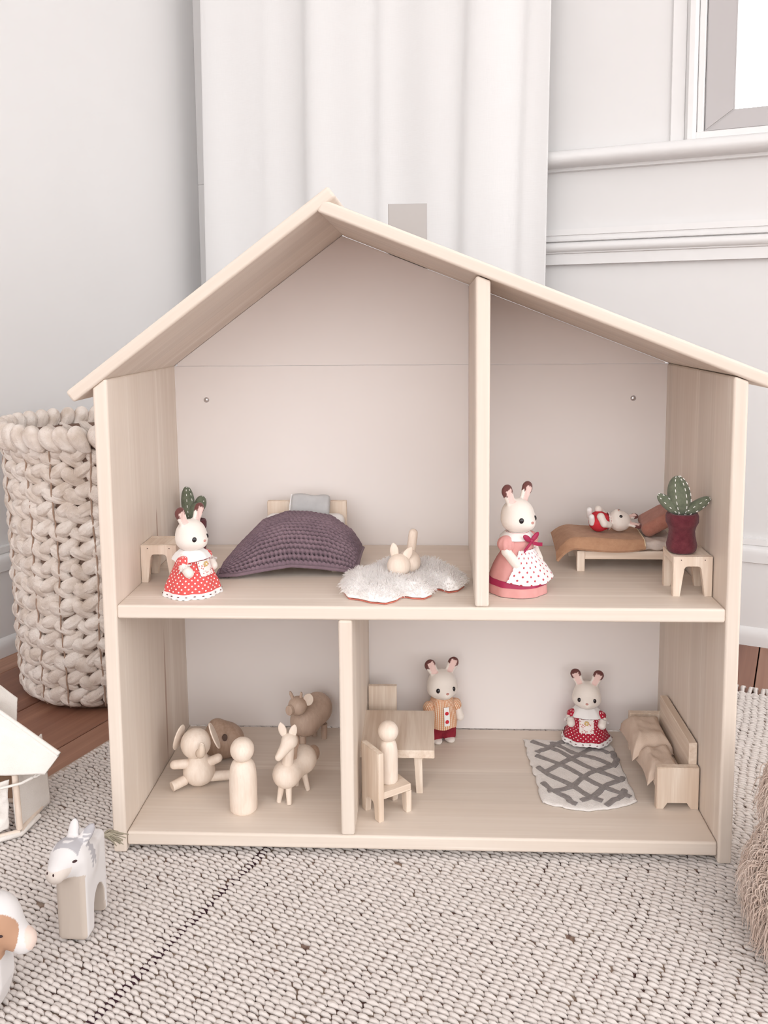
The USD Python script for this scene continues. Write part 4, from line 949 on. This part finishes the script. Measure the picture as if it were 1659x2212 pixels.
# the mother, in pink with an apron
t = thing('rabbit_doll', 'white rabbit doll in a pink dress with dotted apron and magenta bow', 'rabbit doll', (.3530, .0500, S + .0002), 40, 'white flocked rabbit dolls')
zc = 53
hc, fy = rabbit(t, zc, 1.08, arms=[((11, 0, 46), (16.5, -3, 37.5), (13.5, -12, 28))] * 2, legs=False)
prof = [(26.5, .3), (26.3, 4), (25.2, 10), (23.6, 16), (21.0, 23), (18.0, 29), (14.8, 34), (13.6, 37), (14.6, 41), (14.6, 45), (12.5, 50), (10, 53)]
fm = lambda T, R, Z: (R * (1 + (.012 * np.cos(7 * T + 1.2) + .010 * np.cos(11 * T)) * np.clip((.034 - Z) / .02, 0, 1)), Z)
lathed('dress', prof, M['pink'], t, fm)
lathed('hem_ribbon', [(26.0, 8.2), (25.4, 11), (24.8, 13.4)], M['magenta'], t, fm, 96, .5)
for sg in (-1, 1): sleeve((sg * 14.2, -.8, 43.5), (7.8, 7.6, 7.4), M['pink'], t)
lathed('collar', [(15.8, 47.6), (15.0, 49.2), (11.6, 52.0), (9.4, 53.2)], M['collar'], t, lambda T, R, Z: (R, Z - .0008 * np.abs(np.cos(T)) * (R > .012)), 72, .8)
def apr(u, v):
    th = (u - .5) * 2.3 * (.62 + .38 * (1 - v)); z = 12.5 + 26.5 * v; z = z - 2.2 * np.cos(th * 1.6) * (1 - v)
    r = np.interp(z, [0, 10, 16, 23, 29, 34, 37, 41], [26.5, 25.2, 23.6, 21.0, 18.0, 14.8, 13.6, 14.2]) + 1.3 + 3.2 * (1 - v) ** 2 * np.clip(u - .5, 0, 1) * 4 + .7 * np.sin(9 * th) * (1 - v)
    return np.stack([r * np.sin(th), -r * np.cos(th), z], -1) * .001
u_, v_ = np.meshgrid(np.linspace(0, 1, 40), np.linspace(0, 1, 30), indexing='ij'); auv = np.stack([(u_ - .5) * .052, v_ * .03], -1).reshape(-1, 2)
part('apron', grid(apr, 40, 30, -.0006), M['apron'], t, smooth=True, uv=np.vstack([auv, auv]))
bw = []
bc = np.array([0, -15.6, 47.0])
for sg in (-1, 1):
    bw.append(ball((bc + [sg * 4.8, -.8, 2.8]) * .001, (.0056, .0016, .0025), 3, rot((0, 1, 0), -sg * 34)))
part('bow', cat_(bw + [ball((bc + [0, -1.2, .2]) * .001, (.0021, .0017, .0019), 2)]), M['magenta'], t, smooth=True)
part('bow_tail', grid(lambda u, v: np.stack([-.5 - 8.5 * u, -17.4 + u * .8, 46.5 - 7.5 * u + (v - .5) * 3.4], -1) * .001, 10, 5, .0005), M['magenta'], t)
part('bow_tail', grid(lambda u, v: np.stack([.5 + 12.5 * u, -17.4 - u * 2.2 + 2 * u ** 2, 46.5 - 4.5 * np.sqrt(u) + (v - .5) * 3.2], -1) * .001, 10, 5, .0005), M['magenta'], t)

# the father, in striped shirt and wine trousers
t = thing('rabbit_doll', 'white rabbit doll in an orange striped shirt and wine trousers', 'rabbit doll', (.2885, .1740, F0 + .0002), 18, 'white flocked rabbit dolls')
zc = 48
hc, fy = rabbit(t, zc, 1.10, arms=[((11, 0, 41), (16.5, -2, 34), (17.5, -7, 27))] * 2, legs=True, leg_r=6.2, leg_x=7.0, feet_y=-4.5, torso=10, ear_k=.85, tz=24)
lathed('shirt', [(15.8, 18.5), (16.2, 21), (15.8, 27), (14.8, 34), (13.4, 41), (11.5, 46), (9.5, 48.5)], M['stripe'], t, lambda T, R, Z: (R * (1 + .02 * np.cos(8 * T)), Z + .0005 * np.cos(5 * T)))
for sg in (-1, 1): sleeve((sg * 14.6, -1, 38.0), (6.2, 6.6, 6.6), M['stripe'], t, rot((0, 1, 0), -sg * 25))
rf = lambda z: np.interp(z, [18, 27, 34, 41, 48], [16.2, 16.0, 15.2, 14.0, 12.0])
part('placket', curved_plate(-2.9, 2.9, 23, 42, rf, .5, .5), M['collar'], t, smooth=True)
for z in (27.5, 36.0): part('button', ball(np.array([0, -rf(z) - .9, z]) * .001, (.0020, .0008, .0020), 2), M['red_knit'], t, smooth=True)
part('trousers', pose(sdf_mesh(lambda P: smin(2.5, ell(P, (0, 0, 19), (14.2, 12.5, 9)), cap(P, (-7.0, -.5, 16), (-7.4, -1, 6.5), 8.2, 7.4), cap(P, (7.0, -.5, 16), (7.4, -1, 6.5), 8.2, 7.4)), (-18, -15, -4), (18, 15, 30), 1.1)).apply_scale(.001), M['wine'], t, smooth=True)

# the baby, on its back across the cot
fbab = np.array([0, -.34, .94]); fbab /= np.linalg.norm(fbab); zb = np.array([1.0, 0, .02]); zb /= np.linalg.norm(zb); xb = np.cross(-fbab, zb)
Rb = np.stack([xb / np.linalg.norm(xb), -fbab, zb], 1)
t = thing('rabbit_doll', 'tiny white baby rabbit doll in red lying on the mustard blanket', 'rabbit doll', (.4315, .1370, S + .0312 + .0095), Rb, 'white flocked rabbit dolls')
hc, fy = rabbit(t, 20, .74, arms=[((8.0, -1, 17), (10.5, -4, 12), (6.5, -9.5, 9))] * 2, legs=False, torso=8.5, lying=True)
part('romper', pose(sdf_mesh(lambda P: smin(2, ell(P, (0, 0, 9.0), (10.6, 9.8, 9.8)), ell(P, (0, 0, 15.5), (8.0, 7.2, 5))), (-13, -13, -3), (13, 13, 24), .9)).apply_scale(.001), M['red_knit'], t, smooth=True)
for sg in (-1, 1):
    part('foot', pose(sdf_mesh(lambda P: cap(P, (sg * 5.6, -2, 1.2), (sg * 6.2, -9.0, .2), 2.9, 2.9), (-12, -14, -5), (12, 3, 6), .7)).apply_scale(.001), M['white_flock'] if 'white_flock' in M else M['collar'], t, smooth=True)
lathed('collar', [(8.6, 17.6), (7.6, 19.2), (6.0, 20.4)], M['bib'], t, lambda T, R, Z: (R * (1 + .06 * np.cos(9 * T)), Z), 54, .6)

# ------------------------------------------------------------------ the basket on the left
BC = np.array([-.141, .387]); BZ = FZ
t = thing('basket', 'tall round basket of plaited water hyacinth on the floorboards by the left wall', 'basket', (BC[0], BC[1], BZ), 0)
M['plait'] = mat('hyacinth_plait', {'t': ('texture_coordinate', {}), 'n': ('noise_texture', dict(scale=38.0, detail=3)), 'n2': ('noise_texture', dict(scale=330.0, detail=3, distortion=1.5)), 'r': ('rgb_ramp', {'ramp': [(.3, (.50, .40, .325)), (.5, (.62, .53, .465)), (.7, (.72, .645, .59))]}),
    'a': ('math', dict(math_type='multiply_add', value2=.35)), 'b': ('bump', dict(strength=.8, distance=.0011)), 'p': ('principled_bsdf', dict(roughness=.55, specular_ior_level=.3))},
    [('t.object', 'n.vector'), ('t.object', 'n2.vector'), ('n2.fac', 'a.value1'), ('n.fac', 'a.value3'), ('a.value', 's.value1'), ('s.value', 'r.fac'), ('r.color', 'p.base_color'), ('n2.fac', 'b.height'), ('b.normal', 'p.normal')] ) if False else mat('hyacinth_plait',
    {'t': ('texture_coordinate', {}), 'n': ('noise_texture', dict(scale=55.0, detail=3)), 'n2': ('noise_texture', dict(scale=330.0, detail=3, distortion=1.5)), 'r': ('rgb_ramp', {'ramp': [(.3, (.58, .485, .415)), (.5, (.70, .615, .555)), (.7, (.79, .725, .675))]}),
    'b': ('bump', dict(strength=.8, distance=.0011)), 'p': ('principled_bsdf', dict(roughness=.55, specular_ior_level=.3))},
    [('t.object', 'n.vector'), ('t.object', 'n2.vector'), ('n.fac', 'r.fac'), ('r.color', 'p.base_color'), ('n2.fac', 'b.height'), ('b.normal', 'p.normal')])
M['basket_in'] = plain('basket_dark_tan', (.20, .13, .10), .9)  # dark tan inner wall behind the plaits
M['twine'] = plain('brown_twine', (.36, .25, .19), .9)
rad = lambda z: np.interp(z, [0, .012, .04, .20, .31, .345], [.102, .1085, .1110, .1135, .1165, .1215])
prof = [(.0, .001)] + [(rad(z) - .0046, z) for z in (.002, .012, .04, .12, .2, .31, .325)] + [(rad(z) - .0066, z) for z in (.325, .2, .04, .012)] + [(0, .010)]
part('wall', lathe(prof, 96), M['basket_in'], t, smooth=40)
LB = trimesh.creation.icosphere(3)
def lobe(L, w, th, seed):
    v = LB.vertices.copy(); x = v[:, 0]
    v[:, 1] *= 1 - .30 * x                                   # broad at one end, narrow where it dives under
    v[:, 2] *= 1 - .18 * x
    v[:, 1] += .22 * x ** 2
    v *= np.array([L, w, th]); n = meshkit.noise(np.column_stack([x * 3 + seed, v[:, 1] * 420, v[:, 2] * 420]), seed)
    v[:, 2] += (n - .5) * .0018
    return v
def braid_row(zc, h, n, seed, k=1.0):
    r_ = np.random.default_rng(seed); ms = []
    ph = r_.random() * .2
    for i in range(n):
        for up in (1, -1):
            a = (i + (0 if up > 0 else .5) + ph + r_.normal(0, .05)) * 2 * np.pi / n
            v = lobe(h * r_.normal(.70, .05) * k, h * r_.normal(.365, .03), .0064 * r_.normal(1, .08), int(r_.integers(1000)))
            R = rot((0, 0, 1), up * (34 + r_.normal(0, 6)) + (0 if up > 0 else 0)) @ rot((0, 1, 0), r_.normal(8, 5))
            v = v @ R.T                                          # x along the row, y up, z outwards
            z = zc + up * h * .215 + v[:, 1]
            rr = rad(z) - .0026 + v[:, 2]; ang = a + v[:, 0] / rad(zc)
            ms.append(trimesh.Trimesh(np.column_stack([rr * np.cos(ang), rr * np.sin(ang), z]), LB.faces, process=False))
    return cat_(ms)
NRW = 14; hrow = .318 / NRW
for k in range(NRW): part('braid', braid_row(.010 + hrow * (k + .35), hrow, 27, 100 + k), M['plait'], t, smooth=True)
ms = []; r_ = np.random.default_rng(5)
for i in range(40):
    a = i * 2 * np.pi / 40 + r_.normal(0, .012); v = lobe(.0180, .0102, .0105, i)
    v = v @ rot((0, 0, 1), -58 + r_.normal(0, 7)).T
    z = .3300 + v[:, 1]; rr = .1215 + v[:, 2]; ang = a + v[:, 0] / .1225
    ms.append(trimesh.Trimesh(np.column_stack([rr * np.cos(ang), rr * np.sin(ang), z]), LB.faces, process=False))
part('rim', cat_(ms), M['plait'], t, smooth=True)
for i in range(18):
    a0 = math.radians(-98 + i * 20 + 3 * math.sin(i * 2.3)); zz = np.linspace(.006, .318, 60)
    bul = np.abs(np.sin(np.pi * (zz - .010 + hrow * .15) / hrow)) ; an = a0 + .012 * np.sin(zz * 40 + i) + (zz - .15) * -.08
    rr = rad(zz) + .0012 + .0022 * bul
    part('twine', tube(np.column_stack([rr * np.cos(an), rr * np.sin(an), zz]), .00105, 6), M['twine'], t, smooth=True)

# ------------------------------------------------------------------ carved donkey on the rug
t = thing('wooden_donkey', 'carved white wooden donkey with grey mane standing on the rug', 'toy donkey', (.0095, -.0905, 0.0005), -2)
SKD = np.array([.69, .665, .66]); BARE = np.array([.54, .465, .405]); GREY = np.array([.42, .405, .425]); DK = np.array([.06, .035, .035])
def dk(P):
    x, y, z = P.T
    bodyb = rbx(P, (0, .001, .0335), (.0118, .0205, .0335), .0045)
    arch = np.maximum(np.abs(P[:, 0]) - .03, np.minimum(np.hypot((y - .0045) / .0095, np.maximum(z - .016, 0) / .0145) - 1, 9) * .009)
    arch = np.where(z < .016, np.maximum(np.abs(y - .0045) - .0095 * (1 + .10 * (.016 - z) / .016), -9), arch)
    b = smax(.0012, bodyb, -arch)
    shoulders = ell(P, (.0010, -.006, .0600), (.0125, .0140, .0150))
    neck = cap(P, (0, -.006, .052), (-.0008, -.012, .0655), .0122, .0102)
    hd = smin(.006, ell(P, (-.0020, -.0150, .0660), (.0118, .0120, .0108)), cap(P, (-.0030, -.0160, .0650), (-.0062, -.0265, .0595), .0092, .0074))
    e = []
    for c, d in (((.0088, -.008, .0775), 34), ((-.0010, -.007, .0790), 4)):
        R = rot((0, 1, 0), d) @ rot((1, 0, 0), -14)
        e.append(ell(P, c, (.0042, .0030, .0105), R))
    return smin(.002, smin(.006, b, shoulders, neck, hd), *e)
me = sdf_mesh(dk, (-.022, -.040, -.002), (.022, .028, .094), .00085)
v = np.asarray(me.vertices); x, y, z = v.T
col = np.tile(SKD, (len(v), 1))
n = me.vertex_normals
col[(n[:, 1] < -.55) & (z < .0545 - .15 * np.abs(x))] = BARE                    # sawn front left bare
col[(np.abs(y - .0045) < .0125) & (z < .0325) & ((n[:, 1] ** 2 > .3) | (n[:, 2] < -.2)) & (np.abs(x) < .0105)] = BARE * .98
muz = (y < -.0255) & (z < .064); col[muz] = np.array([.66, .59, .54])
saw = .0016 * np.abs(((x * 1000) % 4.2) / 4.2 - .5)
mane = ((z > .0715 - saw * 2 + .0) & (y > -.0215) & (y < -.004) & (np.abs(x + .001) < .0095)) & ~((z > .0775) & (n[:, 1] < -.1))
col[mane] = GREY
side = (x > .0080) & (z > .0560 + .0035 * np.sin(y * 1500)) & (y > -.0105 + .0015 * np.sin(z * 1900)) & (y < -.0045 + .0012 * np.sin(z * 1500)); col[side] = GREY
part('body', me, mat('painted_wood', {'a': ('attribute', {'attribute': 'tint'}), 't': ('texture_coordinate', {}), 'm': ('mapping', dict(scale=(260, 260, 30))), 'n': ('noise_texture', dict(scale=1.0, detail=2)), 'b': ('bump', dict(strength=.2, distance=.0004)), 'p': ('principled_bsdf', dict(roughness=.65, specular_ior_level=.25))},
    [('a.color', 'p.base_color'), ('t.object', 'm.vector'), ('m.vector', 'n.vector'), ('n.fac', 'b.height'), ('b.normal', 'p.normal')]), t, smooth=True, col=col)
M['painted'] = UsdShade.Material.Get(stage, '/World/Looks/painted_wood')
M['ink'] = plain('dark_brown_paint', (.05, .025, .025), .5)
def on_front(f, x, z, y0=-.06, y1=.02):
    ys = np.linspace(y0, y1, 800); P = np.column_stack([np.full(800, x), ys, np.full(800, z)]); return ys[np.argmax(f(P) < 0)]
part('eye', ball((.0070, on_front(dk, .0070, .0675) + .0001, .0675), (.0019, .0007, .0010), 2, rot((0, 0, 1), 35)), M['ink'], t)
for x_, z_ in ((-.0100, .0625), (-.0050, .0620)): part('nostril', ball((x_, on_front(dk, x_, z_) + .0001, z_), (.0007, .0005, .0013), 2), M['ink'], t)
tl = []
for i in range(26):
    a = rng.normal(0, .0018, 3); tl.append(tube([np.array([.0080, .0205, .0600]), np.array([.0110, .0290, .0560]) + a, np.array([.0160, .0345, .0490]) + a * 1.9], [.0006, .0008, .0004], 5))
part('tail', cat_(tl), plain('tail_yarn', (.38, .34, .26), .95), t, smooth=True)

# ------------------------------------------------------------------ carved dog, half in the picture
t = thing('wooden_dog', 'carved white wooden dog with a tan eye patch cut off by the left edge', 'toy dog', (-.0215, -.1710, 0.0005), 0)
def dg(P):
    body = smax(.002, rbx(P, (-.016, 0, .024), (.0290, .0115, .0240), .004), P[:, 0] - .0130 + np.maximum(.020 - P[:, 2], 0) * .35)
    neck = cap(P, (-.010, 0, .040), (.004, 0, .060), .0135, .0140)
    hd = smin(.006, ell(P, (.0050, 0, .0640), (.0185, .0140, .0180)), cap(P, (.0120, 0, .0570), (.0245, 0, .0485), .0112, .0085))
    return smin(.003, smin(.007, body, neck), hd)
me = sdf_mesh(dg, (-.050, -.020, -.003), (.038, .022, .087), .0008)
v = np.asarray(me.vertices); col = np.tile(SKD, (len(v), 1)); x, y, z = v.T
patch_ = np.hypot((x - .0120) / .0125, (z - .0570) / .0165) < 1; col[patch_ & (y < -.003)] = np.array([.46, .27, .175])
mz = (x > .0300 - .25 * (z - .046)) & (z > .036); col[mz] = np.array([.76, .62, .55])
part('body', me, M['painted'], t, smooth=True, col=col)
part('ear', sdf_mesh(lambda P: ell(P, (-.0080, -.0130, .0620), (.0065, .0030, .0120)), (-.018, -.018, .046), (.002, -.009, .078), .0009), plain('tan_paint', (.46, .27, .175), .6), t, smooth=True)
part('eye', ball((.0150, on_front(dg, .0150, .0600) + .0001, .0600), (.0021, .0006, .0010), 2), M['ink'], t)

# ------------------------------------------------------------------ canvas play tent at the left edge
t = thing('toy_tent', 'cream canvas toy tent on a wooden frame cut off by the left edge', 'toy tent', (0, 0, 0), 0)
M['canvas'] = mottled('cream_canvas', (.80, .755, .71), (.85, .81, .775), 30, rough=.95, bump=.0003, bscale=1400)
def patch(c00, c10, c11, c01, sag=0.0, wr=.0, seed=1, th=.0018, n=26):
    c00, c10, c11, c01 = map(np.array, (c00, c10, c11, c01))
    def f(u, v):
        U, V = u[..., None], v[..., None]
        p = (c00 * (1 - U) + c10 * U) * (1 - V) + (c01 * (1 - U) + c11 * U) * V
        k = np.sin(np.pi * u) * np.sin(np.pi * v)
        p[..., 2] -= sag * k; p[..., 1] -= wr * (meshkit.fbm(np.stack([u * 4, v * 4, u * 0 + seed], -1), 3, seed) - .5) * np.sin(np.pi * np.clip(u, .02, .98)) ** .3
        return p
    return grid(f, n, n, th)
# roof panel: upper edge runs down to the corner at the right
part('roof_panel', patch((-.200, .030, .0470), (-.0630, .0120, .0655), (-.0580, .0300, .0722), (-.190, .0600, .1420), -.002, .004, 3), M['canvas'], t, smooth=True)
part('roof_hem', tube([(-.190, .0595, .1430), (-.1200, .0460, .1060), (-.0575, .0300, .0735)], [.0022, .0024, .0022], 8), M['canvas'], t, smooth=True)
part('roof_hem', patch((-.188, .0565, .1335), (-.0640, .0260, .0668), (-.0580, .0290, .0738), (-.188, .0590, .1430), 0, 0, 4, .0014, 12), M['canvas'], t, smooth=True)
part('roof_panel', patch((-.210, .0900, .0900), (-.1200, .0780, .0760), (-.1215, .0860, .1000), (-.200, .1000, .1500), -.004, .003, 7), M['canvas'], t, smooth=True)
part('roof_panel', patch((-.0620, .0340, .0705), (-.190, .0640, .1405), (-.205, .1150, .0850), (-.0950, .0850, .0300), .002, .003, 9), M['canvas'], t, smooth=True)
for (x0, y0), (x1, y1) in (((-.0935, .0225), (-.0935, .0750)), ((-.1900, -.0300), (-.0935, .0225)), ((-.1900, .0750), (-.0935, .0750))):
    part('frame_rail', tube([(x0, y0, .0030), (x1, y1, .0030)], .0030, 10), M['maple'], t, smooth=True)
for x, y, h in ((-.0940, .0230, .062), (-.0940, .0745, .058), (-.188, -.0290, .05), (-.188, .0745, .10)):
    part('frame_post', tube([(x, y, .0062), (x - .002, y, h)], .0028, 10), M['maple'], t, smooth=True)
part('side_panel', patch((-.0955, .0215, .0010), (-.0890, .0760, .0010), (-.0935, .0750, .0700), (-.0965, .0215, .0560), 0, .006, 12), M['canvas'], t, smooth=True)
part('curtain_flap', patch((-.1270, .0040, .0060), (-.1010, .0180, .0100), (-.1000, .0190, .0540), (-.1480, -.0060, .0500), 0, .012, 15), M['canvas'], t, smooth=True)
part('curtain_flap', patch((-.1880, -.0290, .0060), (-.1600, -.0130, .0060), (-.1440, -.0040, .0500), (-.188, -.0290, .0480), 0, .010, 17), M['canvas'], t, smooth=True)
part('wood_panel', patch((-.188, .0720, .0062), (-.0970, .0720, .0062), (-.0970, .0720, .0600), (-.188, .0720, .0600), 0, 0, 2, .003, 4), plain('brown_board', (.42, .27, .18), .6), t)
part('bottom_hem', tube([(-.190, -.0340, .0020), (-.1100, .0100, .0022), (-.0925, .0210, .0022), (-.0885, .0500, .0022)], .0024, 8), M['canvas'], t, smooth=True)
tt = [tube([(-.150, -.004, .0470), (-.115, .006, .0500), (-.0880, .0180, .0520), (-.0800, .0240, .0545)], [.0013, .0012, .0012, .0016], 7)]
for i in range(5): tt.append(tube([(-.0800, .0240, .0545), np.array([-.0765, .0260, .0560]) + rng.normal(0, .0010, 3), np.array([-.0735, .0275, .0580]) + rng.normal(0, .0020, 3)], [.0008, .0008, .0004], 5))
part('tie_string', cat_(tt), M['canvas'], t, smooth=True)

# ------------------------------------------------------------------ shaggy toy at the right edge
t = thing('shaggy_toy', 'tan long-haired shaggy plush toy cut off by the right edge', 'plush toy', (.5900, -.0560, 0), 0)
M['shag'] = mottled('tan_shag', (.64, .50, .425), (.84, .73, .655), 30, rough=.9)
def sg_(P): return smin(.02, ell(P, (-.012, -.040, .040), (.056, .070, .046)), ell(P, (-.022, -.005, .095), (.024, .032, .034)))
me = sdf_mesh(sg_, (-.08, -.12, -.01), (.06, .06, .15), .004); v = np.asarray(me.vertices).copy(); v[:, 2] = np.maximum(v[:, 2], .001)
part('body', trimesh.Trimesh(v, me.faces, process=False), M['shag'], t, smooth=True)
vn = me.vertex_normals; idx = rng.integers(0, len(v), 12000); p = v[idx] + rng.normal(0, .0016, (12000, 3)); nn = vn[idx]
clump = (meshkit.noise(p * 60, 4)[:, None] - .5)
d1 = nn * .010 + np.array([0, 0, -.004]); d2 = nn * .012 + np.column_stack([clump[:, 0] * .012, -clump[:, 0] * .010, np.full(len(p), -.018)])
P0, P1_, P2_ = p, p + d1 * rng.uniform(.7, 1.2, (len(p), 1)), p + d2 * rng.uniform(.7, 1.3, (len(p), 1)); P2_[:, 2] = np.maximum(P2_[:, 2], .001); P1_[:, 2] = np.maximum(P1_[:, 2], .001)
curves('long_hair', np.stack([P0, P1_, P2_], 1), [.0009, .0007, .0002], M['shag'], t)
part('muzzle', sdf_mesh(lambda P: cap(P, (-.040, -.005, .088), (-.052, -.006, .091), .0060, .0048), (-.06, -.016, .076), (-.03, .006, .102), .0011), plain('pink_brown_felt', (.50, .30, .245), .9), t, smooth=True)
